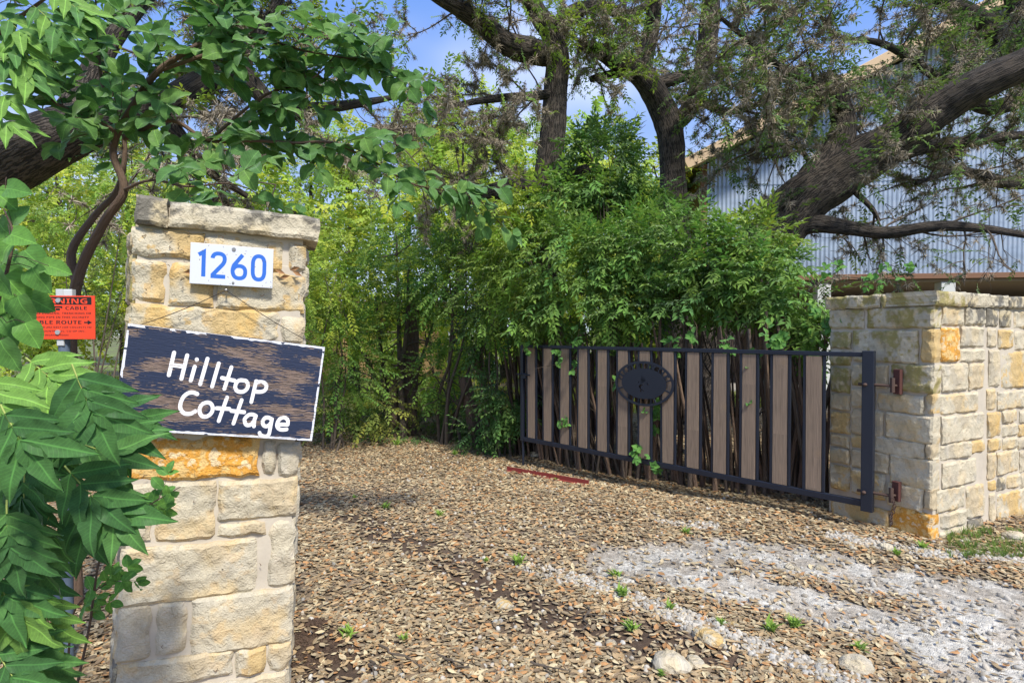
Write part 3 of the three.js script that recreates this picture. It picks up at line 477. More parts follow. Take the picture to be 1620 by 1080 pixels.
// ---------------------------------------------------------------- gate
const woodTex = s => dataTex(128, 1024, (u, v, c) => {
  const g = fbmp(u * 14 + s, v * 3, 14, 4), f = n2p(u * 60, v * 18, 60), kn = Math.hypot((u - 0.45 - 0.2 * Math.sin(s * 9)) * 1.0, (v - 0.2 - 0.5 * ((s * 0.37) % 1)) * 9), ring = Math.sin(g * 26 + Math.exp(-kn * kn * 14) * 14) * 0.5 + 0.5;
  let r = 0.26, gr = 0.19, b = 0.135; const k = 0.72 + 0.34 * ring * 0.5 + 0.35 * (f - 0.3) + (g - 0.5) * 0.4; r *= k; gr *= k; b *= k;
  const w = Math.exp(-kn * kn * 30); r = lerp(r, 0.26, w * 0.6); gr = lerp(gr, 0.18, w * 0.6); b = lerp(b, 0.11, w * 0.6); c[0] = r; c[1] = gr; c[2] = b;
}, true);
const woodM = [0.13, 1.7, 2.9, 4.2].map(s => { const t = woodTex(s); return std(0xffffff, 0.85, { map: t, bumpMap: t, bumpScale: 0.002 }); });
const ironM = std(C(0.016, 0.021, 0.036), 0.42, { metalness: 0.25, bumpMap: stoneBump, bumpScale: 0.0012 });
const rustM = std(C(0.085, 0.03, 0.024), 0.9, { bumpMap: stoneBump, bumpScale: 0.002 }), darkRust = std(C(0.07, 0.04, 0.03), 0.8);
{
  const A = V(0.12, 0, -6.93), B = V(2.81, 0, -4.25), L = A.distanceTo(B), gate = thing('driveway_gate', 'open black steel gate with brown wooden slats and an oval medallion', 'gate');
  gate.position.copy(A); gate.rotation.y = -Math.atan2(B.z - A.z, B.x - A.x);
  const bar = (name, x0, x1, y0, y1, d = 0.04, z = 0, m = ironM) => { const b = mesh(name, chamferBox(x1 - x0, y1 - y0, d, 0.003), m, gate); b.position.set((x0 + x1) / 2, (y0 + y1) / 2, z); return b; };
  const y0 = 0.18, y1 = 1.39;
  bar('top_rail', 0.046, L - 0.082, y1 - 0.036, y1); bar('bottom_rail', 0.046, L - 0.082, y0, y0 + 0.05);
  bar('stile', 0, 0.045, y0 - 0.0, y1, 0.045); bar('stile', L - 0.08, L, y0 - 0.03, y1 + 0.012, 0.07);
  const pitch = (L - 0.34) / 13, sw = 0.118, c0 = 0.155;
  for (let i = 0; i < 13; i++) {
    const x = c0 + pitch * (i + 0.02) + 0.02; bar('steel_bar', x - sw / 2 - 0.026, x - sw / 2 - 0.004, y0 + 0.051, y1 - 0.037, 0.025); bar('steel_bar', x + sw / 2 + 0.004, x + sw / 2 + 0.026, y0 + 0.051, y1 - 0.037, 0.025);
    const parts = i === 6 ? [[y0 + 0.055, 0.80], [1.235, y1 - 0.04]] : [[y0 + 0.055, y1 - 0.04]];
    for (const [a, b] of parts) {
      const g = new THREE.BoxGeometry(sw, b - a, 0.02, 2, 8, 1), p = g.attributes.position, uv = g.attributes.uv; for (let k = 0; k < p.count; k++) { uv.setXY(k, p.getX(k) / 0.13 + 0.5 + i * 0.07, (p.getY(k) + (a + b) / 2) / 1.3 + i * 0.317); p.setZ(k, p.getZ(k) + 0.004 * Math.sin(p.getY(k) * 3 + i)); } g.computeVertexNormals();
      const s = mesh('wooden_slat', g, woodM[i % 4], gate); s.position.set(x, (a + b) / 2, 0.004); s.rotation.z = (n3(i * 3.3, 1, 1) - 0.5) * 0.008;
    }
  }
  // medallion: ring, plate with a cut-out S and arched lettering
  const mx = c0 + pitch * 6.02 + 0.02, my = 1.018, med = new THREE.Group(); med.name = 'medallion'; med.position.set(mx, my, 0.03); gate.add(med); med.userData.label = 'oval black steel medallion with arched letters and a cut-out S';
  const ell = (rx, ry) => { const s = new THREE.Shape(); s.absellipse(0, 0, rx, ry, 0, Math.PI * 2, false, 0); return s; }, hole = (rx, ry) => { const p = new THREE.Path(); p.absellipse(0, 0, rx, ry, 0, Math.PI * 2, true, 0); return p; };
  const ring = ell(0.345, 0.232); ring.holes.push(hole(0.318, 0.208)); const ex = (s, d = 0.008) => new THREE.ExtrudeGeometry(s, { depth: d, bevelEnabled: false, curveSegments: 40 });
  mesh('ring', ex(ring), ironM, med);
  const plate = ell(0.262, 0.158);
  { const outer = [], inner = [], n = 26; for (let i = 0; i <= n; i++) { const t = i / n, a = lerp(0.5, -1, 0), yy = 0.085 - 0.17 * t, xx = 0.042 * Math.sin((t - 0.5) * Math.PI * 2.25) * -1, w = 0.004 + 0.012 * Math.sin(t * Math.PI); outer.push(new THREE.Vector2(xx - w, yy)); inner.push(new THREE.Vector2(xx + w, yy)); } plate.holes.push(new THREE.Path([...outer, ...inner.reverse()])); for (const [hx, hy, rr] of [[-0.055, 0.01, 0.006], [0.055, -0.005, 0.007], [-0.03, -0.075, 0.008], [0.05, 0.02, 0.005]]) { const p = new THREE.Path(); p.absellipse(hx, hy, rr, rr * 1.5, 0, Math.PI * 2, true, 0); plate.holes.push(p); } }
  mesh('plate', ex(plate), ironM, med);
  for (let i = 0; i < 13; i++) { const an = lerp(Math.PI * 0.93, Math.PI * 0.07, i / 12), g = new GB(), w = 0.009 + 0.004 * ((i * 7) % 3); g.box(-w, w * 0.2, -0.024, 0.026, 0, 0.007); if (i % 3 !== 1) g.box(w * 0.2, w, 0.012, 0.025, 0.0002, 0.0068); if (i % 2) g.box(w * 0.2, w, -0.024, -0.012, 0.0002, 0.0068); const m = mesh('letter', g.geo(), ironM, med); m.position.set(0.290 * Math.cos(an), 0.183 * Math.sin(an), 0.0004); m.rotation.z = (an - Math.PI / 2) * 0.8; }
  for (const an of [-0.35, -1.1, -2.0, -2.8]) { const g = chamferBox(0.016, 0.07, 0.006, 0.001), m = mesh('strut', g, ironM, med); m.position.set(0.29 * Math.cos(an), 0.183 * Math.sin(an), 0.0045); m.rotation.z = an - Math.PI / 2; }
  // latch and drop leg
  const la = mesh('latch', (() => { const g = new GB(); g.tube([V(-0.05, 1.02, 0.035), V(0.17, 1.015, 0.035)], [0.009, 0.009], 8); g.box(0.04, 0.10, 0.97, 1.035, 0.018, 0.03); return g.geo(); })(), ironM, gate);
  const leg = new GB(); leg.tube([V(0.022, 0.2, 0), V(0.03, 0.02, 0), V(0.035, groundH(A.x, A.z) - 0.04, 0.005)], [0.016, 0.016, 0.013], 10); mesh('drop_leg', leg.geo(), ironM, gate);
  for (const hy of [1.14, 0.30]) {
    const h = mesh('hinge', (() => { const g = new GB(); g.tube([V(L - 0.11, hy, 0.0), V(L + 0.115, hy, 0.0)], [0.011, 0.011], 8); g.tube([V(L + 0.112, hy, 0), V(L + 0.135, hy, -0.05)], [0.010, 0.010], 8); g.tube([V(L + 0.115, hy - 0.05, 0), V(L + 0.115, hy + 0.06, 0)], [0.016, 0.016], 10); g.tube([V(L - 0.055, hy, 0.03), V(L - 0.055, hy, 0.06)], [0.014, 0.014], 8); return g.geo(); })(), darkRust, gate);
    const p = mesh('hinge_plate', chamferBox(0.05, hy > 1 ? 0.19 : 0.15, 0.04, 0.003), rustM, gate); p.position.set(L + 0.139, hy + 0.03, -0.06); p.rotation.y = -0.33;
  }
  const chain = new GB(); for (let i = 0; i < 9; i++) { const g = new THREE.TorusGeometry(0.014, 0.004, 5, 10); g.scale(0.7, 1.2, 1); const m = mesh('chain_link', g, darkRust, gate); m.position.set(L + 0.13 + 0.012 * Math.sin(i * 0.7), 0.28 - i * 0.022, 0.028); m.rotation.y = i % 2 ? 1.3 : 0.2; }
}
// ---------------------------------------------------------------- small things on the ground
{ // red steel angle
  const a = onGround(802, 745), b = onGround(932, 768), t = thing('steel_angle', 'long red painted steel angle lying in the leaves below the gate', 'steel bar'), d = b.clone().sub(a), L = d.length();
  t.position.copy(a); t.quaternion.setFromUnitVectors(V(1, 0, 0), d.clone().normalize());
  const red = std(C(0.22, 0.032, 0.024), 0.75); const g = mesh('flange', chamferBox(L, 0.004, 0.05, 0.001), red, t); g.position.set(L / 2, 0.012, 0.025); const w = mesh('web', chamferBox(L, 0.045, 0.004, 0.001), red, t); w.position.set(L / 2, 0.036, 0); 
}
function rockGeo(seed) { const g = new THREE.IcosahedronGeometry(0.5, 4), a = g.attributes.position; for (let i = 0; i < a.count; i++) { const x = a.getX(i), y = a.getY(i), z = a.getZ(i); let k = 0.7 + 0.6 * n3(x * 2 + seed, y * 2, z * 2 + seed) + 0.2 * (n3(x * 6, y * 6 + seed, z * 6) - 0.5); k = Math.round(k * 9) / 9 * 0.5 + k * 0.5; a.setXYZ(i, x * k, y * k * 0.62, z * k); } g.computeVertexNormals(); const uv = g.attributes.uv; for (let i = 0; i < uv.count; i++) uv.setXY(i, a.getX(i) * 0.6 + seed, a.getY(i) * 0.6 + a.getZ(i) * 0.4); return g; }
{
  const geos = [1.3, 4.7, 8.2, 12.6].map(rockGeo), r = rng(21);
  const big = [[1062, 1055, 58, 'pale', 'white limestone rock lying at the edge of the gravel strip'], [1098, 1050, 30, 'pale', 'small round white rock beside a larger flat one'], [1356, 1058, 48, 'pale', 'white limestone rock at the end of the gravel strip'], [796, 960, 30, 'yellow', 'flat tan stone among the leaves on dark earth'], [1606, 853, 34, 'pale', 'pale rock half sunk in grass by the wall foot'], [1118, 1012, 44, 'yellow', 'low orange-tan rock embedded beside white gravel'], [848, 722, 22, 'pale', 'pale stone leaning under the far end of the gate'], [1400, 868, 22, 'pale', 'white rock at the foot of the hinge pillar'], [1300, 1050, 22, 'pale', 'small white rock in the gravel strip'], [1160, 990, 18, 'yellow', 'round tan pebble stone in the gravel strip'], [967, 1020, 18, 'pale', 'small pale rock between gravel and leaves'], [1240, 765, 16, 'pale', 'tiny white rock under the gate']];
  big.forEach(([x, y, w, k, lab], i) => { const p = onGround(x, y), D = -p.z, s = w / FPX * D, m = mesh('rock', geos[i % 4], stoneM[k], scene); m.scale.set(s * 1.05, s * 0.9, s * 0.85); m.position.copy(p); m.position.y += s * 0.12; m.rotation.set(0, i * 1.7, 0); tag(m, lab, 'rock', 'rocks on the driveway'); });
  for (let i = 0; i < 34; i++) { const x = lerp(1180, 1560, r()), y = lerp(818, 905, r()) + (x - 1180) * 0.06, p = onGround(x, y), s = 0.03 + 0.05 * r() * r(); if (p.x > 2.6 && p.z < -4.2) continue; const m = mesh('rock', geos[i % 4], stoneM.pale, scene); m.scale.setScalar(s); m.position.copy(p); m.position.y += s * 0.1; m.rotation.y = r() * 6; tag(m, 'fist-sized white limestone rock strewn near the hinge pillar foot', 'rock', 'small rocks by the hinge pillar'); }
}
{ // navy steel frame standing in the vines
  const t = thing('steel_stand', 'dark navy steel stand hidden in the vines by the pillar', 'stand'), D = 2.05, a = at(58, 890, D); t.position.set(a.x, 0, a.z); t.rotation.y = 0.35;
  const navy = std(C(0.05, 0.075, 0.12), 0.5, { metalness: 0.2 }); for (const x of [0, 0.062]) { const m = mesh('post', chamferBox(0.022, 0.85, 0.022, 0.002), navy, t); m.position.set(x, 0.36, 0); }
  for (const y of [0.32, 0.7]) { const m = mesh('cross_bar', chamferBox(0.038, 0.02, 0.02, 0.002), navy, t); m.position.set(0.031, y, 0); }
}
// ---------------------------------------------------------------- metal-sided house among the trees
{
  const P0 = at(1115, 437, 13.5), P1 = at(1620, 437, 12.55), dir = V(P1.x - P0.x, 0, P1.z - P0.z).normalize(), t = thing('metal_sided_house', 'tall house with a blue-grey corrugated metal gable above a dark porch', 'house');
  const by = P0.y, eave = at(1115, 262, 13.5).y; t.position.set(P0.x, 0, P0.z); t.rotation.y = -Math.atan2(dir.z, dir.x);
  const half = 7.4, W = half * 2, slope = 0.5, topAt = x => eave + slope * Math.min(x, W - x), seam = by + (eave - by) * 0.80;
  const zinc = (s) => std(C(0.40, 0.46, 0.56), 0.45, { metalness: 0.35, map: dataTex(256, 256, (u, v, c) => { const k = 0.68 + 0.6 * fbmp(u * 3 + s, v * 9, 9, 4) + 0.12 * (n2p(u * 64, v * 4, 64) - 0.5); c[0] = k * 0.93; c[1] = k * 0.97; c[2] = k; }, true) });
  const zm = [zinc(0.1), zinc(0.5), zinc(0.8)];
  const panel = (x0, x1, yb, yt, z, m) => { const b = new GB(), n = Math.round((x1 - x0) / 0.0165); for (let i = 0; i <= n; i++) { const x = lerp(x0, x1, i / n), zz = z + 0.013 * Math.sin(x / 0.098 * 2 * Math.PI); b.v(x, yb, zz, x / 1.4, yb / 1.4); b.v(x, yt(x), zz, x / 1.4, yt(x) / 1.4); } for (let i = 0; i < n; i++) b.quad(i * 2, i * 2 + 2, i * 2 + 3, i * 2 + 1); mesh('metal_panel', b.geo(), m, t); };
  let k = 0; for (let x = 0.04; x < W; x += 0.86) { const e = Math.min(x + 0.87, W); panel(x, e, by, () => seam + 0.03, 0.03 + (k % 2) * 0.003, zm[k % 3]); panel(x, e, seam, topAt, 0.044 + (k % 2) * 0.003, zm[(k + 1) % 3]); k++; }
  const body = new THREE.Shape(); body.moveTo(0.02, by + 0.02); body.lineTo(W - 0.02, by + 0.02); body.lineTo(W - 0.02, eave - 0.02); body.lineTo(half, topAt(half) - 0.03); body.lineTo(0.02, eave - 0.02); body.closePath();
  const bg = new THREE.ExtrudeGeometry(body, { depth: 9, bevelEnabled: false }); bg.translate(0, 0, -9.0); mesh('wall', bg, std(C(0.36, 0.22, 0.12), 0.8), t);
  const tan = std(C(0.56, 0.40, 0.24), 0.7), brown = std(C(0.20, 0.10, 0.055), 0.75), dark = std(C(0.26, 0.18, 0.12), 0.85), white = std(C(0.6, 0.6, 0.58), 0.7);
  const bar = (name, x0, x1, y0, y1, z0, z1, m) => { const g = chamferBox(x1 - x0, y1 - y0, z1 - z0, 0.006), o = mesh(name, g, m, t); o.position.set((x0 + x1) / 2, (y0 + y1) / 2, (z0 + z1) / 2); return o; };
  bar('corner_board', -0.12, 0.04, by - 0.15, eave, -0.1, 0.07, brown); bar('trim_board', 0.05, W, by - 0.13, by - 0.005, -0.1, 0.09, brown);
  const L = Math.hypot(half + 0.6, (half + 0.6) * slope);
  for (const s of [1, -1]) {
    const roof = mesh('roof', chamferBox(L, 0.10, 10.2, 0.01), std(C(0.42, 0.40, 0.38), 0.5, { metalness: 0.4 }), t), cx = s > 0 ? (half - 0.6) / 2 : W - (half - 0.6) / 2; roof.position.set(cx, eave + slope * ((half - 0.6) / 2) + 0.21, -4.3); roof.rotation.z = s * Math.atan(slope);
    const fas = mesh('rake_board', chamferBox(L, 0.26, 0.05, 0.006), tan, t); fas.position.set(cx, eave + slope * ((half - 0.6) / 2) + 0.1, 0.83); fas.rotation.z = s * Math.atan(slope);
    const sof = mesh('soffit', chamferBox(L - 0.1, 0.03, 0.72, 0.004), tan, t); sof.position.set(cx, eave + slope * ((half - 0.6) / 2) + 0.07, 0.44); sof.rotation.z = s * Math.atan(slope);
  }
  bar('eave_board', -0.62, -0.57, eave - 0.30, eave - 0.08, -9.3, 0.8, tan);
  bar('porch_wall', 0.3, W - 0.3, -0.2, by - 0.1, -6.6, -6.4, dark); bar('porch_ceiling', 0.05, W - 0.1, by - 0.20, by - 0.135, -6.4, 0.0, dark); bar('porch_floor', 0, W, -0.3, 0.15, -6.4, 0.1, std(C(0.3, 0.28, 0.25), 0.9));
  for (const x of [0.15, 2.6, 5.3, 8.1, 11]) bar('porch_post', x, x + 0.3, -0.2, by - 0.205, -0.25, 0.02, white);
  bar('side_wall', -0.02, 0.1, -0.2, by - 0.1, -9, -0.3, std(C(0.5, 0.25, 0.10), 0.85));
}
{ // low tan building glimpsed through the thicket
  const t = thing('tan_cottage', 'low tan stucco cottage glimpsed through the thicket behind', 'house'), p = at(560, 540, 19); t.position.set(p.x, -0.1, p.z); t.rotation.y = 0.2;
  const g = new GB(); g.box(-3.5, 3.2, 0, 2.5, -4, 0); mesh('wall', g.geo(), std(C(0.50, 0.33, 0.16), 0.9), t);
  const s = new THREE.Shape(); s.moveTo(-4, 2.5); s.lineTo(3.7, 2.5); s.lineTo(3.4, 2.7); s.lineTo(-3.7, 2.7); s.closePath(); const r = mesh('roof', new THREE.ExtrudeGeometry(s, { depth: 5, bevelEnabled: false }), std(C(0.22, 0.14, 0.1), 0.8), t); r.position.z = -4.5;
  for (const x of [-2.2, 1.2]) { const w = mesh('window', chamferBox(0.9, 1.1, 0.08, 0.005), std(C(0.03, 0.035, 0.04), 0.2), t); w.position.set(x, 1.45, 0.0); }
}
// ---------------------------------------------------------------- bark, leaves, sprigs
const barkTex = dataTex(512, 512, (u, v, c) => { const w = fbmp(u * 6, v * 3, 6, 3), f = fbmp(u * 24 + w * 2, v * 8, 24, 4), cr = step(0.36, 0.56, f), s = n2p(u * 128, v * 128, 128), m = fbmp(u * 5, v * 5, 5, 3); const k = lerp(0.22, 1.05, cr) * (0.75 + 0.5 * s); c[0] = lerp(0.115, 0.14, m) * k; c[1] = lerp(0.088, 0.12, m) * k; c[2] = lerp(0.066, 0.10, m) * k; }, true);
const barkBump = dataTex(512, 512, (u, v, c) => { const w = fbmp(u * 6, v * 3, 6, 3), f = fbmp(u * 24 + w * 2, v * 8, 24, 4); c[0] = c[1] = c[2] = step(0.34, 0.6, f) * 0.8 + 0.2 * n2p(u * 128, v * 128, 128); }, false);
for (const t of [barkTex, barkBump]) t.repeat.set(2.6, 2.2);
const barkM = std(0xffffff, 0.95, { map: barkTex, bumpMap: barkBump, bumpScale: 0.05 }), twigM = std(C(0.10, 0.078, 0.058), 0.95), redTwigM = std(C(0.125, 0.08, 0.053), 0.9, { bumpMap: barkBump, bumpScale: 0.004 });
const cedarM = [C(0.20, 0.13, 0.09), C(0.13, 0.09, 0.065), C(0.16, 0.12, 0.09), C(0.24, 0.16, 0.11)].map(c => std(c, 0.95, { bumpMap: barkBump, bumpScale: 0.01 }));
function leafInto(b, o, x, n, len, wid, fold = 0.25, curl = 0.15) {   // a folded leaf of four faces: base o, axis x, normal n
  const s = n.clone().cross(x).normalize(), P = (a, c, h) => o.clone().addScaledVector(x, a * len).addScaledVector(s, c * wid).addScaledVector(n, h * len), pts = [P(0, 0, 0), P(0.42, -0.5, fold * wid / len), P(0.45, 0, 0), P(0.42, 0.5, fold * wid / len), P(1, 0, -curl)];
  const i = pts.map((p, k) => b.v(p.x, p.y, p.z, [0.5, 0, 0.5, 1, 0.5][k], [0, 0.42, 0.45, 0.42, 1][k])); b.tri(i[0], i[2], i[1]); b.tri(i[0], i[3], i[2]); b.tri(i[1], i[2], i[4]); b.tri(i[2], i[3], i[4]);
}
function sprigGeo(n, len, ll, lw, seed, spread = 1, twigR = 0.002) {   // grows along +x, faces +y
  const r = rng(seed), b = new GB(), pts = []; for (let i = 0; i <= 3; i++) pts.push(V(len * i / 3, -0.12 * len * Math.pow(i / 3, 2), (r() - 0.5) * 0.06 * len)); b.tube(pts, [twigR, twigR * 0.9, twigR * 0.7, twigR * 0.4], 3);
  for (let i = 0; i < n; i++) {
    const t = 0.12 + 0.88 * (i + r() * 0.6) / n, o = V(len * t, -0.12 * len * t * t, 0), side = i % 2 ? 1 : -1, an = side * (0.75 + 0.5 * r()) * spread * (i === n - 1 ? 0.1 : 1);
    const x = V(Math.cos(an), (r() - 0.5) * 0.6 - 0.15, Math.sin(an)).normalize(), nn = V((r() - 0.5) * 0.9, 1, (r() - 0.5) * 0.9); nn.addScaledVector(x, -nn.dot(x)).normalize();
    const k = 0.7 + 0.5 * r(); leafInto(b, o, x, nn, ll * k, lw * k);
  }
  return b.geo();
}
function mossGeo(seed) { const r = rng(seed), b = new GB(); for (let i = 0; i < 26; i++) { const d = V(r() - 0.5, r() - 0.55, r() - 0.5).normalize(), s = V(r() - 0.5, r() - 0.5, r() - 0.5).cross(d).normalize().multiplyScalar(0.034), m = d.clone().multiplyScalar(0.32 + 0.2 * r()).add(V(0, 0.04, 0)), e = d.clone().multiplyScalar(0.6 + 0.4 * r()).add(V((r() - 0.5) * 0.3, -0.18 * r(), (r() - 0.5) * 0.3)); const a = b.v(s.x, s.y, s.z), c = b.v(-s.x, -s.y, -s.z), f = b.v(m.x + s.x, m.y + s.y, m.z + s.z), g = b.v(m.x - s.x, m.y - s.y, m.z - s.z), h = b.v(e.x, e.y, e.z); b.quad(a, c, g, f); b.tri(f, g, h); } return b.geo(); }
const oakSprig = [sprigGeo(12, 0.2, 0.05, 0.019, 101, 1, 0.0022), sprigGeo(10, 0.22, 0.046, 0.02, 102, 1.1, 0.0022), sprigGeo(14, 0.18, 0.044, 0.017, 103, 0.9, 0.0022)];
const elmSprig = [sprigGeo(12, 0.34, 0.062, 0.034, 111), sprigGeo(15, 0.40, 0.056, 0.030, 112, 1.1), sprigGeo(10, 0.28, 0.066, 0.036, 113)];
const ashSprig = [sprigGeo(9, 0.26, 0.10, 0.036, 121, 0.9), sprigGeo(11, 0.32, 0.09, 0.034, 122, 0.85)];
const farSprig = [sprigGeo(12, 0.5, 0.15, 0.085, 131, 1.15, 0.004), sprigGeo(14, 0.6, 0.13, 0.08, 132, 1.1, 0.004)];
const moss = [mossGeo(141), mossGeo(142), mossGeo(143)];
const oakLeafM = leafMat(C(1, 1, 1), 0.45), elmLeafM = leafMat(C(1, 1, 1), 0.42), farLeafM = leafMat(C(1, 1, 1), 0.5, { clearcoat: 0.05 }), mossM = std(0xffffff, 1, { side: THREE.DoubleSide });
function orient(p, dir, up, s, roll = 0) { const x = dir.clone().normalize(), y = up.clone().addScaledVector(x, -up.dot(x)).normalize(), z = x.clone().cross(y); const m = new THREE.Matrix4().makeBasis(x, y, z); if (roll) m.multiply(new THREE.Matrix4().makeRotationX(roll)); m.scale(V(s, s, s)); return m.setPosition(p); }
const tint = (base, r, spread = 0.3, warm = 0.25) => { const k = 1 - spread + 2 * spread * r(), w = (r() - 0.4) * warm; return C(base[0] * k * (1 + w * 1.6), base[1] * k, base[2] * k * (1 - w)); };
const rdir = r => { const a = r() * 6.283, y = r() * 2 - 1, c = Math.sqrt(1 - y * y); return V(c * Math.cos(a), y, c * Math.sin(a)); };
function scatter(name, geos, mat, list, parent, r) { const parts = geos.map(() => []); for (const e of list) parts[Math.floor(r() * geos.length)].push(e); geos.forEach((g, i) => parts[i].length && copies(name, g, mat, parts[i], parent)); }
function blobs(list, r, { centre, rad, n, base, size = 1, shell = 0.5, gap = 0.42, freq = 1.6, droop = 0.35, spread = 0.3 }) { // sprigs through an ellipsoid, thinned by noise so that gaps open
  let k = 0, tries = 0;
  while (k < n && tries < n * 6) {
    tries++; const d = rdir(r), q = shell + (1 - shell) * Math.cbrt(r()), lump = 0.75 + 0.5 * n3(d.x * 2 + centre.x, d.y * 2 + centre.y, d.z * 2 + centre.z), p = centre.clone().add(V(d.x * rad.x, d.y * rad.y, d.z * rad.z).multiplyScalar(q * lump));
    if (n3(p.x * freq + 31, p.y * freq, p.z * freq) < gap || p.y < groundH(p.x, p.z) + 0.05) continue; k++;
    const dir = d.clone().add(rdir(r).multiplyScalar(0.9)).add(V(0, -droop, 0)); list.push({ m: orient(p, dir, V((r() - 0.5) * 0.8, 1, (r() - 0.5) * 0.8), size * (0.75 + 0.5 * r())), c: tint(base, r, spread) });
  }
}
class Tree {
  constructor(name, label, group, seed) { this.o = thing(name, label, 'tree', group); this.r = rng(seed); this.tw = new GB(); this.leaf = []; this.moss = []; this.bark = barkM; }
  place(p) { this.o.position.copy(p); this.base = p.clone(); return this; }
  limb(name, ctrl, seg = 14, per = 7) { const pts = ctrl.map(c => at(c[0], c[1], c[2])), rr = ctrl.map(c => c[3] / 2 / FPX * c[2]); return this.limbW(name, pts, rr, seg, per); }
  limbW(name, pts, rr, seg = 14, per = 7) { const [p, q] = smoothPath(pts.map(v => v.clone().sub(this.base)), rr, per), b = new GB(); b.tube(p, q, seg, 0.2, this.r() * 50); mesh(name, b.geo(), this.bark, this.o); return p.map(v => v.clone().add(this.base)); }
  twig(p, dir, len, rad, depth, opt) {
    const r = this.r, n = 5, pts = [p.clone()], d = dir.clone().normalize(); let q = p.clone();
    for (let i = 1; i <= n; i++) { d.add(rdir(r).multiplyScalar(opt.wander || 0.32)).add(V(0, opt.lift || 0, 0)).normalize(); q = q.clone().addScaledVector(d, len / n); pts.push(q); }
    this.tw.tube(pts.map(v => v.clone().sub(this.base)), pts.map((_, i) => rad * (1 - 0.65 * i / n)), rad > 0.02 ? 7 : 4);
    if (depth > 0) { const kids = opt.kids || 4; for (let i = 0; i < kids; i++) { const t = 1 + Math.floor(r() * (n - 0.001)), a = pts[Math.min(t, n)], dd = d.clone().multiplyScalar(0.6).add(rdir(r)).add(V(0, 0.05, 0)).normalize(); this.twig(a, dd, len * (0.45 + 0.3 * r()), rad * 0.5, depth - 1, opt); } }
    const many = (depth === 0 ? opt.leaves : (opt.leaves || 0) * 0.35);
    for (let i = 0; i < Math.floor(many + r()); i++) { const t = 0.25 + 0.75 * r(), k = t * n, a = Math.min(n - 1, Math.floor(k)), pp = pts[a].clone().lerp(pts[a + 1], k - a); this.leaf.push({ m: orient(pp, d.clone().add(rdir(r)), V((r() - 0.5), 1, (r() - 0.5)), (opt.size || 1) * (0.75 + 0.5 * r())), c: tint(opt.base, r, 0.3) }); }
    const mm = opt.moss || 0; for (let i = 0; i < mm; i++) { if (r() < 0.55) continue; const t = r(), a = Math.min(n - 1, Math.floor(t * n)), pp = pts[a].clone().lerp(pts[a + 1], t * n - a), s = 0.055 + 0.09 * r() * r(), k = 0.7 + 0.6 * r(), e = new THREE.Euler(r() * 0.8, r() * 6.28, r() * 0.8); this.moss.push({ m: new THREE.Matrix4().compose(pp, new THREE.Quaternion().setFromEuler(e), V(s, s * 1.1, s)), c: C(0.31 * k, 0.265 * k, 0.195 * k) }); }
  }
  along(path, n, len, rad, depth, opt, from = 0.2, to = 1) { for (let i = 0; i < n; i++) { const t = lerp(from, to, (i + this.r()) / n), k = Math.min(path.length - 2, Math.floor(t * (path.length - 1))), d = path[k + 1].clone().sub(path[k]).normalize(), q = rdir(this.r).add(V(0, 0.25, 0)); q.addScaledVector(d, 0.4 - q.dot(d) * 0.6).normalize(); this.twig(path[k], q, len * (0.7 + 0.6 * this.r()), rad, depth, opt); } }
  done(geos, mat) {
    if (this.tw.count) mesh('twigs', this.tw.geo(), twigM, this.o); const back = e => { e.m.elements[12] -= this.base.x; e.m.elements[13] -= this.base.y; e.m.elements[14] -= this.base.z; return e; };
    scatter('crown', geos, mat, this.leaf.map(back), this.o, this.r); scatter('ball_moss', moss, mossM, this.moss.map(back), this.o, this.r); return this;
  }
}
const G1 = [0.22, 0.35, 0.04], G2 = [0.33, 0.46, 0.05], G3 = [0.16, 0.31, 0.045], G4 = [0.085, 0.19, 0.035];

// ---------------------------------------------------------------- live oaks behind the gate
{
  const opt = { base: G1, leaves: 2.4, moss: 10, kids: 3, size: 1.35, wander: 0.3 };
  const t = new Tree('oak_tree', 'dark slender live oak with a crooked trunk rising behind the vine mound', 'live oaks', 201).place(V(at(868, 500, 8).x, -0.15, at(868, 500, 8).z));
  const tr = t.limb('trunk', [[862, 720, 8, 62], [862, 560, 8, 56], [858, 420, 8, 52], [864, 300, 8, 44], [874, 220, 8, 40], [878, 150, 8, 38], [882, 95, 7.9, 40], [872, 55, 7.8, 36], [850, 20, 7.6, 32], [826, -30, 7.3, 28], [790, -110, 7, 20]]);
  const a = t.limb('limb', [[872, 86, 7.9, 36], [835, 80, 7.7, 38], [800, 68, 7.5, 34], [765, 40, 7.3, 30], [735, 18, 7.1, 28], [690, -8, 6.8, 22], [620, -50, 6.4, 14]]);
  const b = t.limb('limb', [[884, 60, 7.9, 26], [895, 30, 8.0, 26], [920, 14, 8.1, 22], [960, 12, 8.2, 18], [985, 24, 8.3, 16], [1020, 10, 8.4, 12], [1060, -25, 8.5, 8]], 12);
  const c = t.limb('limb', [[868, 300, 8, 34], [900, 282, 7.8, 26], [930, 268, 7.6, 18]], 10), d = t.limb('limb', [[860, 310, 8, 40], [810, 300, 7.8, 34], [760, 310, 7.6, 22], [720, 330, 7.5, 12]], 10);
  const e = t.limb('limb', [[872, 148, 7.95, 18], [845, 152, 7.8, 15], [790, 155, 7.6, 12], [720, 168, 7.3, 9], [680, 185, 7.1, 6]], 8);
  for (const [p, n] of [[a, 9], [b, 7], [tr, 4], [e, 12], [d, 8]]) t.along(p, n, 0.9, 0.016, 2, p === e || p === d ? { ...opt, moss: 18, leaves: 0.9, lift: -0.04 } : opt, p === tr ? 0.72 : 0.15);
  t.done(oakSprig, oakLeafM);
}
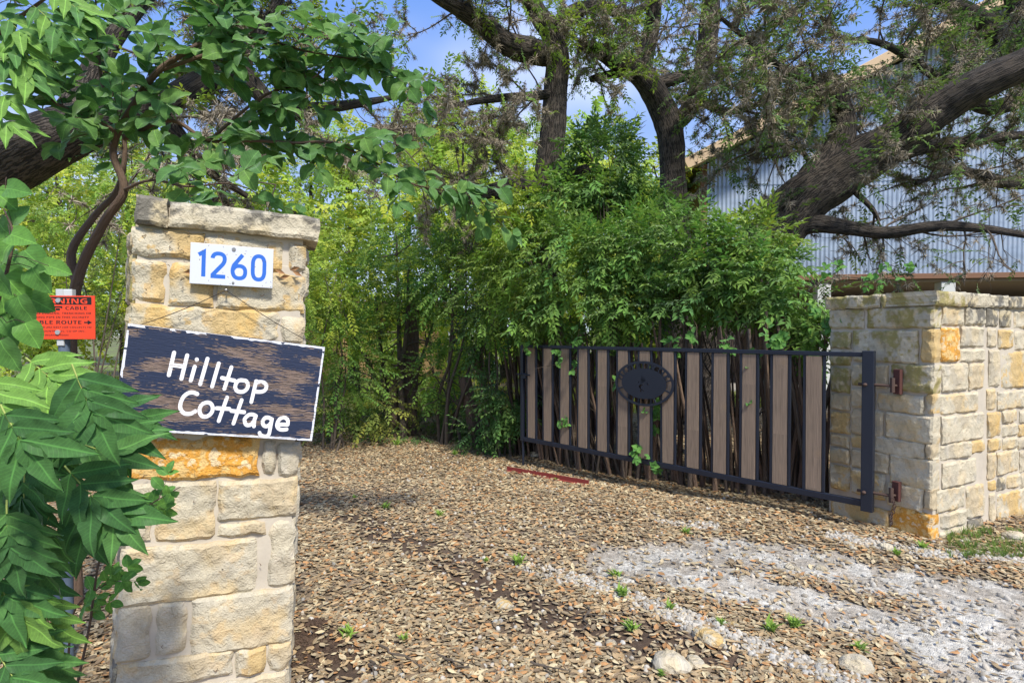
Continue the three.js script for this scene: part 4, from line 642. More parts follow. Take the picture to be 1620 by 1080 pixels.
{
  const opt = { base: G1, leaves: 2.4, moss: 10, kids: 3, size: 1.35, wander: 0.3 };
  const t = new Tree('oak_tree', 'forking dark live oak left of the metal-sided house', 'live oaks', 202).place(V(at(1068, 500, 9).x, -0.15, at(1068, 500, 9).z));
  const tr = t.limb('trunk', [[1072, 690, 9, 62], [1072, 500, 9, 56], [1068, 360, 9, 46], [1064, 270, 9, 40], [1060, 215, 9, 42], [1048, 175, 9, 44], [1032, 140, 8.9, 40], [1005, 110, 8.8, 34], [975, 95, 8.6, 30], [952, 82, 8.5, 24], [920, 70, 8.3, 14]]);
  const a = t.limb('limb', [[1028, 140, 8.9, 30], [1018, 110, 8.9, 28], [1028, 60, 8.9, 26], [1034, 20, 8.8, 24], [1030, -40, 8.7, 20], [1010, -120, 8.5, 12]]);
  const b = t.limb('limb', [[1058, 200, 9, 34], [1085, 180, 9.05, 28], [1104, 140, 9.1, 28], [1115, 100, 9.1, 28], [1122, 40, 9.0, 30], [1128, -30, 8.8, 24], [1150, -120, 8.6, 14]]);
  const c = t.limb('limb', [[1035, 132, 8.9, 20], [1065, 125, 9, 20], [1095, 118, 9.2, 16]], 10), d = t.limb('limb', [[1010, 112, 8.8, 18], [965, 118, 8.7, 14], [935, 125, 8.6, 10]], 9), e = t.limb('limb', [[1100, 150, 9.1, 16], [1130, 170, 8.9, 13], [1170, 175, 8.5, 10], [1230, 150, 8.2, 7]], 9);
  for (const [p, n] of [[tr, 6], [a, 8], [b, 9], [c, 1], [d, 4], [e, 11]]) t.along(p, n, 1.0, 0.018, 2, p === e || p === b ? { ...opt, moss: 14, leaves: 1.8 } : opt, p === tr ? 0.72 : 0.15);
  t.done(oakSprig, oakLeafM);
}
{
  const opt = { base: [0.13, 0.22, 0.045], leaves: 2, moss: 10, kids: 3, size: 1.35, wander: 0.3 };
  const t = new Tree('oak_tree', 'massive leaning live oak whose trunk slants up across the metal house', 'live oaks', 203).place(V(at(1130, 500, 7.4).x, -0.1, at(1130, 500, 7.4).z));
  const tr = t.limb('trunk', [[1060, 660, 7.5, 110], [1120, 520, 7.45, 98], [1170, 440, 7.4, 90], [1225, 370, 7.3, 84], [1275, 315, 7.2, 78], [1320, 285, 7.1, 72], [1370, 255, 6.9, 66], [1430, 215, 6.7, 62], [1490, 170, 6.5, 58], [1560, 130, 6.2, 52], [1625, 100, 6.0, 48], [1720, 40, 5.7, 40]], 20);
  const a = t.limb('limb', [[1268, 318, 7.2, 64], [1295, 280, 7.2, 58], [1320, 240, 7.2, 46], [1336, 200, 7.2, 36], [1330, 165, 7.2, 32], [1318, 132, 7.15, 28], [1302, 126, 7.1, 20], [1294, 140, 7.1, 9]], 14);
  const b = t.limb('limb', [[1300, 268, 7.2, 34], [1345, 235, 7.3, 28], [1385, 218, 7.4, 26], [1420, 195, 7.5, 24], [1470, 150, 7.6, 20], [1530, 110, 7.7, 15], [1600, 60, 7.8, 10]], 12);
  const c = t.limb('limb', [[1225, 372, 7.3, 44], [1285, 355, 7.1, 30], [1340, 360, 6.9, 24], [1400, 368, 6.7, 20], [1480, 358, 6.4, 17], [1560, 362, 6.1, 13], [1640, 375, 5.9, 9]], 11);
  const d = t.limb('limb', [[1325, 250, 7.2, 30], [1365, 225, 7.2, 26], [1400, 215, 7.1, 22], [1395, 200, 7.1, 10]], 10), e = t.limb('limb', [[1340, 270, 7.1, 24], [1400, 255, 7.0, 20], [1470, 232, 7.2, 20], [1530, 225, 7.3, 18], [1640, 210, 7.4, 12]], 10);
  const f = t.limb('limb', [[1335, 190, 7.2, 12], [1320, 150, 7, 10], [1240, 110, 6.8, 10], [1180, 60, 6.6, 8], [1130, 20, 6.4, 6]], 8), g = t.limb('limb', [[1285, 262, 7.2, 9], [1265, 235, 7.1, 7], [1230, 230, 7.0, 5], [1180, 238, 6.9, 4]], 7), h = t.limb('limb', [[1350, 300, 7.0, 10], [1380, 330, 6.8, 8], [1392, 350, 6.8, 5]], 7);
  for (const [p, n] of [[tr, 5], [a, 4], [b, 7], [c, 9], [e, 8], [f, 18], [g, 10], [h, 3]]) t.along(p, n, 0.85, 0.014, 2, p === c ? { ...opt, leaves: 0.5, moss: 2, lift: -0.05 } : opt, p === tr ? 0.75 : 0.2);
  t.done(oakSprig, oakLeafM);
}
{
  const opt = { base: G1, leaves: 2.4, moss: 10, kids: 3, size: 1.35, wander: 0.32 };
  const t = new Tree('oak_tree', 'old live oak behind the pillar with a thick black limb over it', 'live oaks', 204).place(V(-6.6, -0.1, -5.6));
  const w = (x, y, d) => at(x, y, d);
  const tr = t.limbW('trunk', [V(-6.6, -0.3, -5.6), V(-6.4, 0.8, -5.5), V(-6.0, 1.9, -5.3), w(-70, 300, 5.1), w(20, 250, 4.9), w(90, 215, 4.8), w(160, 190, 4.8), w(250, 168, 4.9), w(320, 130, 5.0), w(372, 108, 5.1), w(405, 140, 5.2), w(440, 178, 5.3), w(500, 172, 5.5), w(560, 165, 5.7), w(640, 150, 6)], [0.42, 0.38, 0.34, 0.30, 0.27, 0.24, 0.17, 0.12, 0.10, 0.10, 0.085, 0.075, 0.06, 0.045, 0.02], 18);
  const a = t.limb('limb', [[100, 215, 4.8, 60], [130, 150, 4.9, 40], [170, 70, 5.1, 32], [230, -10, 5.4, 26], [300, -90, 5.8, 18]]), b = t.limb('limb', [[372, 112, 5.1, 24], [400, 70, 5.2, 18], [430, 20, 5.3, 14], [470, -50, 5.5, 9]], 10), c = t.limb('limb', [[250, 170, 4.9, 26], [290, 220, 5, 20], [330, 270, 5.2, 14], [390, 310, 5.5, 9]], 9);
  for (const [p, n] of [[tr, 12], [a, 8], [b, 8], [c, 6]]) t.along(p, n, 0.8, 0.014, 2, p === c ? { ...opt, leaves: 0.4, moss: 14, lift: -0.05 } : opt, p === tr ? 0.45 : 0.1);
  t.done(oakSprig, oakLeafM);
}
{ // canopy of an oak standing outside the frame, whose boughs cross the upper right
  const opt = { base: [0.14, 0.24, 0.045], leaves: 2.4, moss: 10, kids: 3, size: 1.35, wander: 0.3 };
  const t = new Tree('oak_tree', 'mossy live oak standing beyond the wall with twigs over the house roof', 'live oaks', 205).place(V(9.4, -0.1, -8.4));
  const tr = t.limbW('trunk', [V(9.4, -0.3, -8.4), V(9.1, 1.4, -8.3), V(8.7, 2.8, -8.2), at(1640, 120, 8), at(1560, 40, 7.8), at(1450, -20, 7.5)], [0.4, 0.35, 0.3, 0.2, 0.14, 0.07], 16);
  const a = t.limb('limb', [[1650, 140, 8, 34], [1560, 170, 7.8, 20], [1480, 120, 7.6, 14], [1400, 70, 7.4, 10], [1330, 60, 7.2, 6]], 9), b = t.limb('limb', [[1640, 120, 8, 30], [1610, 20, 7.9, 24], [1580, -60, 7.6, 14]], 9), c = t.limb('limb', [[1700, 260, 8, 40], [1600, 290, 7.6, 20], [1520, 270, 7.3, 12], [1450, 290, 7.1, 6]], 9);
  for (const [p, n] of [[tr, 8], [a, 12], [b, 5], [c, 9]]) t.along(p, n, 0.9, 0.014, 2, p === c ? { ...opt, moss: 11 } : opt, p === tr ? 0.55 : 0.15);
  t.done(oakSprig, oakLeafM);
}
// ---------------------------------------------------------------- trees of the wood behind
{
  const kinds = ['bright young elm tree in the sunlit wood behind', 'tall yellow-green elm tree in the sunlit wood behind', 'dense leafy tree in the sunlit wood behind'];
  const spots = [[60, 17, 7.5], [200, 14, 6.2], [330, 19, 8], [430, 13.5, 5.6], [560, 15, 7.2], [640, 20, 10], [720, 13, 6.4], [800, 18, 9.2], [900, 15, 7.4], [960, 21, 9.6], [1010, 14, 6.0], [1060, 18, 7.0], [-60, 12, 6], [1100, 22, 6.2], [500, 24, 11.5], [250, 25, 11.5], [760, 26, 12], [100, 26, 11.5], [880, 25, 11], [1750, 16, 6.5], [-250, 15, 7]];
  spots.forEach(([px, D, h], i) => {
    const t = new Tree('elm_tree', kinds[i % 3], 'trees of the wood behind', 300 + i), p = at(px, 540, D); t.place(V(p.x, groundH(p.x, p.z) - 0.05, p.z));
    const r = t.r, lx = (r() - 0.5) * 1.2, tr = t.limbW('trunk', [t.base.clone().add(V(0, -0.2, 0)), t.base.clone().add(V(lx * 0.3, h * 0.3, 0)), t.base.clone().add(V(lx, h * 0.62, (r() - 0.5))), t.base.clone().add(V(lx * 1.4, h * 0.95, 0))], [0.17, 0.14, 0.09, 0.02], 8, 5);
    t.along(tr, 9, 1.6, 0.035, 1, { base: G2, leaves: 0, kids: 3 }, 0.2, 0.95);
    const base = [[0.36, 0.50, 0.055], [0.42, 0.53, 0.06], [0.30, 0.46, 0.055]][i % 3], list = [], R = 1.7 + 0.5 * r();
    for (let k = 0; k < 7; k++) { const a = r() * 6.28, hh = h * lerp(0.16, 0.95, (k + 0.5) / 7), rr = R * (0.5 + 0.7 * Math.sin(Math.PI * clamp((k + 1) / 8))); blobs(list, r, { centre: t.base.clone().add(V(lx * hh / h + Math.cos(a) * rr * 0.55, hh, Math.sin(a) * rr * 0.55)), rad: V(rr * 0.8, h * 0.13, rr * 0.8), n: 120, base, size: 0.75 + D * 0.012, shell: 0.2, gap: 0.40, freq: 1.1, spread: 0.35 }); }
    t.leaf = list; t.done(farSprig, farLeafM);
  });
}
// ---------------------------------------------------------------- thicket shrubs and the vine mound
function shrub(name, label, group, seed, basePx, D, list, geos, mat, stems = 5, stemR = 0.02, cat = 'shrub') {
  const r = rng(seed), o = thing(name, label, cat, group), g = at(basePx, 700, D); o.position.set(g.x, groundH(g.x, g.z), g.z); const leaf = [], b = new GB();
  for (const [px, py, d, rx, ry, n, base, size = 1, gap = 0.4] of list) { const c = at(px, py, d), k = d / FPX; blobs(leaf, r, { centre: c, rad: V(rx * k, ry * k, rx * k * 0.7), n, base, size, shell: 0.25, gap, freq: 2.4 }); }
  const off = o.position; for (let i = 0; i < stems; i++) { const L = list[i % list.length], e = at(L[0] + (r() - 0.5) * L[3] * 0.9, L[1] - r() * L[4] * 0.4, L[2]).sub(off), s = V((r() - 0.5) * 0.4, -0.06, (r() - 0.5) * 0.4), m = s.clone().lerp(e, 0.5).add(V((r() - 0.5) * 0.3, 0.1, (r() - 0.5) * 0.3)), q = s.clone().lerp(e, 0.25).add(V((r() - 0.5) * 0.12, 0.06, (r() - 0.5) * 0.12)), [p, rr] = smoothPath([s, q, m, e], [stemR, stemR * 0.85, stemR * 0.6, stemR * 0.25], 5); b.tube(p, rr, 7, 0.15, i); for (let j = 0; j < 7; j++) { const a = p[5 + Math.floor(r() * (p.length - 6))], pts = [a.clone()]; let d = rdir(r).add(V(0, 0.4, 0)).normalize(), u = a.clone(); for (let k = 0; k < 4; k++) { d.add(rdir(r).multiplyScalar(0.4)).normalize(); u = u.clone().addScaledVector(d, 0.12); pts.push(u); } b.tube(pts, pts.map((_, k) => stemR * 0.3 * (1 - k * 0.18)), 4); } }
  mesh('stems', b.geo(), twigM, o); for (const e of leaf) { e.m.elements[12] -= off.x; e.m.elements[13] -= off.y; e.m.elements[14] -= off.z; } scatter('foliage', geos, mat, leaf, o, r); return o;
}
const TH = 'shrubs of the thicket';
shrub('shrub', 'tall shrub with two dark stems where the driveway ends', TH, 401, 628, 9, [[560, 470, 9, 100, 60, 230, G1, 1, 0.46], [640, 440, 9, 80, 70, 270, G3, 1, 0.45], [600, 550, 9.2, 90, 45, 110, G1, 1, 0.5], [690, 510, 9, 70, 60, 130, G3, 1, 0.48], [640, 380, 9.2, 100, 30, 110, G2, 1, 0.48]], elmSprig, elmLeafM, 6, 0.06);
shrub('shrub', 'bright leafy shrub directly behind the leaning pillar', TH, 402, 530, 8, [[520, 440, 8, 50, 40, 120, G2, 1, 0.46], [540, 570, 8.3, 60, 90, 210, G3, 1, 0.46], [520, 500, 8, 45, 60, 130, G2], [560, 650, 8.6, 80, 35, 160, [0.24, 0.30, 0.05]]], elmSprig, elmLeafM, 6, 0.02);
shrub('shrub', 'airy shrub with a thin crooked stem left of the gate', TH, 403, 710, 8.4, [[730, 440, 8.2, 90, 60, 240, G3, 1, 0.45], [770, 385, 8.2, 90, 35, 130, G1, 1, 0.46], [790, 520, 7.8, 60, 70, 230, G4, 1, 0.46], [700, 590, 8.6, 50, 40, 80, G3, 1, 0.5]], elmSprig, elmLeafM, 6, 0.03);
shrub('shrub', 'dark leafy shrub crowding the free end of the gate', TH, 404, 800, 7.5, [[800, 610, 7.5, 36, 70, 190, G4, 0.9, 0.44], [790, 470, 7.4, 60, 60, 210, G3], [760, 680, 7.9, 50, 24, 110, G4, 0.9]], elmSprig, elmLeafM, 5, 0.02);
shrub('shrub', 'weedy undergrowth along the back edge of the driveway', TH, 405, 660, 9.6, [[560, 640, 9.8, 90, 40, 260, [0.17, 0.26, 0.035], 0.9], [690, 650, 9.8, 90, 30, 210, [0.17, 0.26, 0.035], 0.9], [620, 680, 9.2, 130, 12, 150, G4, 0.7], [760, 660, 9, 60, 30, 150, G4, 0.8]], elmSprig, elmLeafM, 8, 0.012);
const VM = 'vines heaped over the stick fence';
shrub('vine', 'dark vine heap climbing high beside the crooked oak', VM, 411, 950, 7.4, [[945, 255, 7.4, 62, 50, 330, G4, 1.0, 0.36], [920, 320, 7.2, 80, 50, 270, G3], [985, 320, 7.2, 70, 50, 250, G3]], ashSprig, elmLeafM, 6, 0.02, 'vine');
shrub('vine', 'bright green vine mound above the middle of the gate', VM, 412, 960, 6.6, [[850, 410, 7.0, 90, 60, 300, G1, 0.95, 0.44], [930, 420, 6.7, 90, 80, 400, [0.15, 0.30, 0.05], 0.95, 0.42], [1010, 400, 6.5, 80, 70, 330, G3, 0.95, 0.42], [880, 490, 6.9, 80, 40, 220, G3, 0.9, 0.44], [980, 480, 6.4, 70, 35, 180, G3, 0.9, 0.44], [820, 340, 7.1, 60, 35, 130, G2, 0.9, 0.44]], ashSprig, elmLeafM, 9, 0.015, 'vine');
shrub('vine', 'leafy vine mound above the hinge side of the gate', VM, 413, 1180, 5.8, [[1080, 390, 6.2, 70, 55, 270, [0.15, 0.30, 0.05], 0.95, 0.42], [1140, 425, 5.9, 80, 55, 290, G3, 0.95, 0.42], [1210, 435, 5.6, 70, 50, 260, [0.15, 0.30, 0.05], 0.9, 0.42], [1255, 480, 5.4, 45, 40, 160, G3, 0.85, 0.42], [1100, 475, 6.0, 80, 35, 170, G4, 0.9, 0.44], [1190, 380, 5.8, 50, 30, 160, G1, 0.9], [1280, 530, 5.3, 24, 30, 70, G3, 0.8]], ashSprig, elmLeafM, 10, 0.014, 'vine');
shrub('shrub', 'sunlit brush on the lawn behind the warning sign', TH, 406, 150, 10, [[60, 420, 10, 110, 70, 330, G2], [190, 460, 11, 90, 70, 280, [0.2, 0.26, 0.08]], [150, 330, 10, 120, 60, 330, G1], [20, 560, 10, 60, 60, 180, G2]], elmSprig, elmLeafM, 8, 0.02);

// ---------------------------------------------------------------- stick fence behind the gate
{
  const o = thing('stick_fence', 'fence of crooked brown cedar stakes packed behind the gate', 'fence'), a = V(-0.15, -0.15, -7.9), b = V(3.0, -0.02, -4.95), r = rng(55), d = b.clone().sub(a), nrm = V(-d.z, 0, d.x).normalize(); o.position.copy(a);
  for (let i = 0; i < 150; i++) {
    const t = (i + r() * 0.9) / 150, p = d.clone().multiplyScalar(t).addScaledVector(nrm, (r() - 0.5) * 0.5 - 0.1), h = 1.25 + 0.45 * r() + 0.15 * t, ln = V((r() - 0.5) * 0.35 - 0.12 * (1 - t), 0, (r() - 0.5) * 0.3), rad = 0.014 + 0.022 * r(), pts = [];
    for (let k = 0; k <= 5; k++) pts.push(p.clone().add(V(0, -0.15 + (h + 0.15) * k / 5, 0)).addScaledVector(ln, h * k / 5).add(V((r() - 0.5) * 0.035, 0, (r() - 0.5) * 0.035)));
    const g = new GB(); g.tube(pts, pts.map((_, k) => rad * (1 - 0.1 * k)), 6, 0.25, i * 1.3); mesh('stake', g.geo(), cedarM[i % 4], o);
  }
}
for (const [x0, y0, x1, y1, D, w, lab] of [[757, 715, 735, 596, 8.3, 24, 'weathered leaning cedar post stub beside the free end of the gate'], [780, 700, 755, 560, 8.0, 14, 'dark leaning cedar post among the shrubs by the gate'], [645, 690, 652, 480, 9.2, 26, 'straight dark tree stem standing at the end of the driveway'], [628, 698, 616, 590, 9.1, 22, 'short dark stem standing close beside a taller one']]) {
  const a = at(x0, y0, D), b = at(x1, y1, D), o = thing('cedar_post', lab, 'post'); o.position.copy(a); const g = new GB(), e = b.sub(a), k = w / 2 / FPX * D; g.tube([V(0, -0.12, 0), e.clone().multiplyScalar(0.33).add(V(0.01, 0, 0)), e.clone().multiplyScalar(0.7), e], [k * 1.1, k, k * 0.9, k * 0.8], 10, 0.25, x0); mesh('shaft', g.geo(), cedarM[1], o);
}
// ---------------------------------------------------------------- large-leaved plants, every leaf a piece
function bigLeaf(kind, seed) {                                       // oval, heart or lance leaf along +x, face +y, length 1
  const b = new GB(), n = 8, r = rng(seed), wv = kind === 'lance' ? 0.036 : 0.02;
  const prof = { oval: t => 0.34 * Math.pow(Math.sin(Math.PI * Math.pow(t, 0.9)), 0.62), heart: t => 0.44 * Math.pow(Math.sin(Math.PI * Math.pow(t, 0.62)), 0.75), lance: t => 0.195 * Math.pow(Math.sin(Math.PI * Math.pow(t, 0.72)), 0.9) * (1 - 0.25 * t) }[kind];
  for (let i = 0; i <= n; i++) { const t = i / n, w = i === n ? 0 : i ? prof(t) : 0.01, y = -0.22 * t * t + 0.03 * Math.sin(t * 9 + seed), x = t - (kind === 'heart' && i === 1 ? 0.08 : 0), cy = w * 0.28, e = wv * Math.sin(i * 2.4 + seed); b.v(x, y + cy + e, -w, 0.5 - w, t); b.v(x + 0.01, y + cy * 0.35, -w * 0.5, 0.5 - w * 0.5, t); b.v(x + 0.012, y, 0, 0.5, t); b.v(x + 0.01, y + cy * 0.35, w * 0.5, 0.5 + w * 0.5, t); b.v(x, y + cy - e, w, 0.5 + w, t); }
  for (let i = 0; i < n; i++) for (let j = 0; j < 4; j++) { const a = i * 5 + j; b.quad(a, a + 1, a + 6, a + 5); }
  return b.geo();
}
const veinTex = (dense, rib) => dataTex(256, 512, (u, v, c) => { const w = Math.abs(u - 0.5), mid = Math.exp(-Math.pow(w / 0.011, 2)), ph = (v - w * 0.75) * dense, lat = Math.pow(Math.abs(Math.cos(ph * Math.PI)), 40) * step(0.0, 0.02, w), f = n3(u * 60, v * 60, 3), m = fbm3(u * 8, v * 8, 5, 3), k = 0.42 + 0.08 * f + (m - 0.5) * 0.22; c[0] = lerp(k, rib[0], mid * 0.85) + lat * 0.16; c[1] = lerp(k, rib[1], mid * 0.85) + lat * 0.16; c[2] = lerp(k, rib[2], mid * 0.85) + lat * 0.1; }, true);
const ovalTex = veinTex(9, [1, 0.95, 0.9]), lanceTex = veinTex(16, [1, 1, 0.9]);
const leafSet = (cols, map, through) => cols.map(c => leafMat(C(...c), through, { map, clearcoat: 0.12, clearcoatRoughness: 0.4 }));
const ovalM = leafSet([[0.23, 0.52, 0.11], [0.18, 0.44, 0.09], [0.30, 0.60, 0.12], [0.20, 0.48, 0.12]], ovalTex, 0.46), lanceM = leafSet([[0.13, 0.36, 0.085], [0.10, 0.29, 0.075], [0.17, 0.42, 0.10], [0.34, 0.66, 0.12]], lanceTex, 0.33), brightM = leafSet([[0.28, 0.66, 0.11], [0.22, 0.56, 0.11]], ovalTex, 0.42);
const ovalG = [1, 2, 3].map(s => bigLeaf('oval', s)), heartG = [4, 5, 6].map(s => bigLeaf('heart', s)), lanceG = [7, 8, 9, 10].map(s => bigLeaf('lance', s));
class Plant {
  constructor(name, label, base, seed, group) { this.o = thing(name, label, 'shrub', group); this.o.position.copy(base); this.base = base; this.r = rng(seed); this.b = new GB(); this.leaves = []; }
  stem(pts, rr, per = 5, seg = 8) { const [p, q] = smoothPath(pts.map(v => v.clone().sub(this.base)), rr, per); this.b.tube(p, q, seg, 0.12, this.r() * 20); return p.map(v => v.clone().add(this.base)); }
  leaf(p, dir, up, len, geos, mats) { this.leaves.push([p, dir.clone(), up.clone(), len, geos, mats]); }
  twig(p, dir, len, rad, pairs, ll, geos, mats, face) {              // a side shoot with opposite leaves
    const r = this.r, pts = [p.clone()], d = dir.clone().normalize(); let q = p.clone(); for (let i = 1; i <= 5; i++) { d.add(rdir(r).multiplyScalar(0.16)).add(V(0, -0.02, 0)).normalize(); q = q.clone().addScaledVector(d, len / 5); pts.push(q); }
    this.b.tube(pts.map(v => v.clone().sub(this.base)), pts.map((_, i) => rad * (1 - 0.14 * i)), 5);
    for (let i = 0; i < pairs; i++) { const t = (i + 0.8) / pairs * 5, a = Math.min(4, Math.floor(t)), pp = pts[a].clone().lerp(pts[a + 1], t - a), ax = pts[a + 1].clone().sub(pts[a]).normalize(), n = face.clone().add(rdir(r).multiplyScalar(0.65)).normalize(), s = n.clone().cross(ax).normalize(); for (const k of [-1, 1]) { if (r() < 0.08) continue; this.leaf(pp, ax.clone().multiplyScalar(0.55).addScaledVector(s, k).add(rdir(r).multiplyScalar(0.35)).normalize(), n.clone().add(rdir(r).multiplyScalar(0.4)), ll * (0.7 + 0.5 * r()), geos, mats); } }
    this.leaf(q, d, face.clone().add(rdir(r).multiplyScalar(0.5)), ll * 0.9, geos, mats);
  }
  compound(p, dir, n, len, pairs, ll) {                              // a feathered leaf: stalk, paired leaflets, end leaflet
    const r = this.r, d = dir.clone().normalize(), nn = n.clone().addScaledVector(d, -n.dot(d)).normalize(), s = nn.clone().cross(d), pts = []; for (let i = 0; i <= 6; i++) { const t = i / 6; pts.push(p.clone().addScaledVector(d, len * t).addScaledVector(nn, -0.18 * len * t * t).add(V(0, -0.06 * len * t * t, 0))); }
    this.ribs = this.ribs || new GB(); this.ribs.tube(pts.map(v => v.clone().sub(this.base)), pts.map((_, i) => 0.0022 * (1 - i * 0.08)), 5);
    for (let i = 0; i < pairs; i++) { const t = 0.3 + 0.66 * i / Math.max(1, pairs - 1), k = Math.min(5, Math.floor(t * 6)), pp = pts[k].clone().lerp(pts[k + 1], t * 6 - k); for (const q of [-1, 1]) { const an = 0.95 - 0.28 * t + (r() - 0.5) * 0.2; this.leaf(pp, d.clone().multiplyScalar(Math.cos(an)).addScaledVector(s, q * Math.sin(an)).addScaledVector(nn, -0.12 + (r() - 0.5) * 0.2), nn.clone().addScaledVector(s, -q * 0.25).add(rdir(r).multiplyScalar(0.15)), ll * (0.8 + 0.3 * t) * (0.9 + 0.2 * r()), lanceG, this.mats); } }
    this.leaf(pts[6], d.clone().addScaledVector(nn, -0.25), nn, ll * 1.05, lanceG, this.mats);
  }
  done(stemMat) {
    mesh('stem', this.b.geo(), stemMat, this.o); if (this.ribs) mesh('leaf_stalks', this.ribs.geo(), std(C(0.30, 0.36, 0.08), 0.7), this.o);
    const r = this.r, eye = camera.position, size = l => l[3] / l[0].distanceTo(eye); this.leaves.sort((a, b) => size(b) - size(a)); const rest = new Map(), m4 = new THREE.Matrix4(), one = V(1, 1, 1);
    this.leaves.forEach(([p, d, u, len, geos, mats], i) => { const g = geos[Math.floor(r() * geos.length)], mt = mats[Math.floor(r() * mats.length)], m = orient(p.clone().sub(this.base), d, u, len); if (i < 300) { const e = mesh('leaf', g, mt, this.o); e.applyMatrix4(m); } else { const k = g.uuid + mt.uuid; if (!rest.has(k)) rest.set(k, [g, mt, []]); rest.get(k)[2].push({ m }); } });
    for (const [g, mt, l] of rest.values()) copies('foliage', g, mt, l, this.o);
    return this.o;
  }
}
const TOCAM = V(0, 0.35, 1).normalize();
{ // round-leaved sapling behind the pillar, its shoots arching over the cap and driveway
  const base = V(at(115, 540, 3.1).x, -0.02, at(115, 540, 3.1).z), p = new Plant('round_leaved_sapling', 'sapling with brown stems and round paired leaves arching over the pillar', base, 501), w = (x, y, d) => at(x, y, d), face = V(0.1, 0.75, 0.65);
  const A = p.stem([base.clone().add(V(0, -0.1, 0)), w(112, 700, 3.1), w(120, 450, 3.1), w(165, 350, 3.05), w(196, 300, 3.0), w(178, 235, 3.0), w(215, 160, 2.95), w(250, 112, 2.9), w(300, 78, 2.9), w(338, 50, 2.9), w(362, -20, 2.9)], [0.036, 0.034, 0.029, 0.024, 0.021, 0.018, 0.018, 0.016, 0.012, 0.009, 0.005], 5, 10);
  const B = p.stem([w(122, 452, 3.1), w(112, 400, 3.1), w(150, 340, 3.15), w(185, 300, 3.2), w(196, 220, 3.2), w(160, 130, 3.2), w(155, 70, 3.15), w(150, -10, 3.1)], [0.026, 0.022, 0.018, 0.016, 0.013, 0.010, 0.008, 0.004]);
  const arms = [A, B, p.stem([w(178, 235, 3), w(180, 208, 2.95), w(125, 182, 2.8), w(85, 160, 2.7), w(55, 100, 2.6), w(46, 55, 2.55)], [0.013, 0.012, 0.010, 0.008, 0.006, 0.003]),
    p.stem([w(196, 220, 3.05), w(270, 190, 3), w(330, 222, 3.0), w(400, 222, 3.05), w(470, 226, 3.1), w(520, 225, 3.15), w(590, 255, 3.2), w(650, 290, 3.3), w(720, 305, 3.4), w(790, 330, 3.5)], [0.012, 0.011, 0.010, 0.009, 0.008, 0.007, 0.006, 0.005, 0.004, 0.002]),
    p.stem([w(250, 112, 2.9), w(320, 88, 2.9), w(400, 60, 2.95), w(480, 80, 3.0), w(560, 95, 3.1), w(620, 120, 3.2)], [0.010, 0.009, 0.008, 0.006, 0.004, 0.002]),
    p.stem([w(330, 222, 3.0), w(420, 150, 3.0), w(500, 120, 3.05), w(560, 40, 3.1)], [0.008, 0.007, 0.005, 0.002]),
    p.stem([w(195, 300, 3), w(240, 285, 2.8), w(300, 295, 2.7), w(360, 290, 2.65), w(400, 300, 2.65)], [0.009, 0.007, 0.005, 0.004, 0.002])];
  arms.forEach((path, ai) => { const n = [24, 20, 15, 26, 22, 17, 7][ai]; for (let i = 0; i < n; i++) { const t = lerp(ai < 2 ? 0.5 : 0.15, 0.99, (i + p.r()) / n), k = Math.min(path.length - 2, Math.floor(t * (path.length - 1))), d = path[k + 1].clone().sub(path[k]).normalize().add(rdir(p.r).multiplyScalar(0.9)).add(V(0, -0.1, 0.15)); p.twig(path[k], d, 0.2 + 0.16 * p.r(), 0.0026, 4, 0.112, ovalG, ovalM, face); } });
  p.done(redTwigM);
}
{ // heart-leaved shoot in front of the warning sign
  const base = V(at(-30, 700, 1.9).x, -0.02, at(-30, 700, 1.9).z), p = new Plant('heart_leaved_shoot', 'shoot with broad heart-shaped leaves overlapping the warning sign', base, 502);
  const a = p.stem([base.clone(), at(-30, 620, 1.85), at(-10, 500, 1.8), at(10, 430, 1.75), at(20, 370, 1.75), at(5, 330, 1.75)], [0.009, 0.008, 0.006, 0.005, 0.004, 0.002]);
  for (const [x, y, s, dx, dy] of [[12, 420, 44, 0.3, 1], [52, 408, 44, 0.7, 0.6], [60, 440, 42, 0.5, 0.8], [20, 452, 50, 0.6, 0.7], [60, 478, 42, 0.9, 0.4], [10, 395, 40, -0.4, 0.6], [5, 480, 50, 0, 1], [35, 490, 44, 0.4, 1], [25, 515, 50, 0.6, 0.9], [0, 530, 55, 0.2, 1], [75, 420, 30, 0.8, -0.2], [90, 425, 30, 0.9, 0.3], [5, 360, 40, 0.5, 0.5], [30, 375, 38, 0.8, 0.2], [28, 345, 36, 0.5, -0.6], [48, 530, 40, 0.5, 1], [10, 560, 50, 0.4, 0.9], [-5, 440, 46, 0.3, 0.9], [0, 310, 40, 0.6, 0.4], [22, 300, 36, 0.8, 0.1]]) { const D = 1.62 + 0.2 * p.r(), o = at(x - dx * s * 0.5, y - dy * s * 0.5, D), d = V(dx, -dy, 0.25 * (p.r() - 0.3)); p.leaf(o, d, TOCAM.clone().add(rdir(p.r).multiplyScalar(0.35)), s / FPX * D * 1.12, heartG, brightM); const st = at(6 + p.r() * 6, y - 20, 1.76).sub(base); p.b.tube([st, st.clone().lerp(o.clone().sub(base), 0.5).add(V(0, 0.01, 0)), o.clone().sub(base)], [0.0013, 0.0012, 0.001], 4); }
  p.done(redTwigM);
}
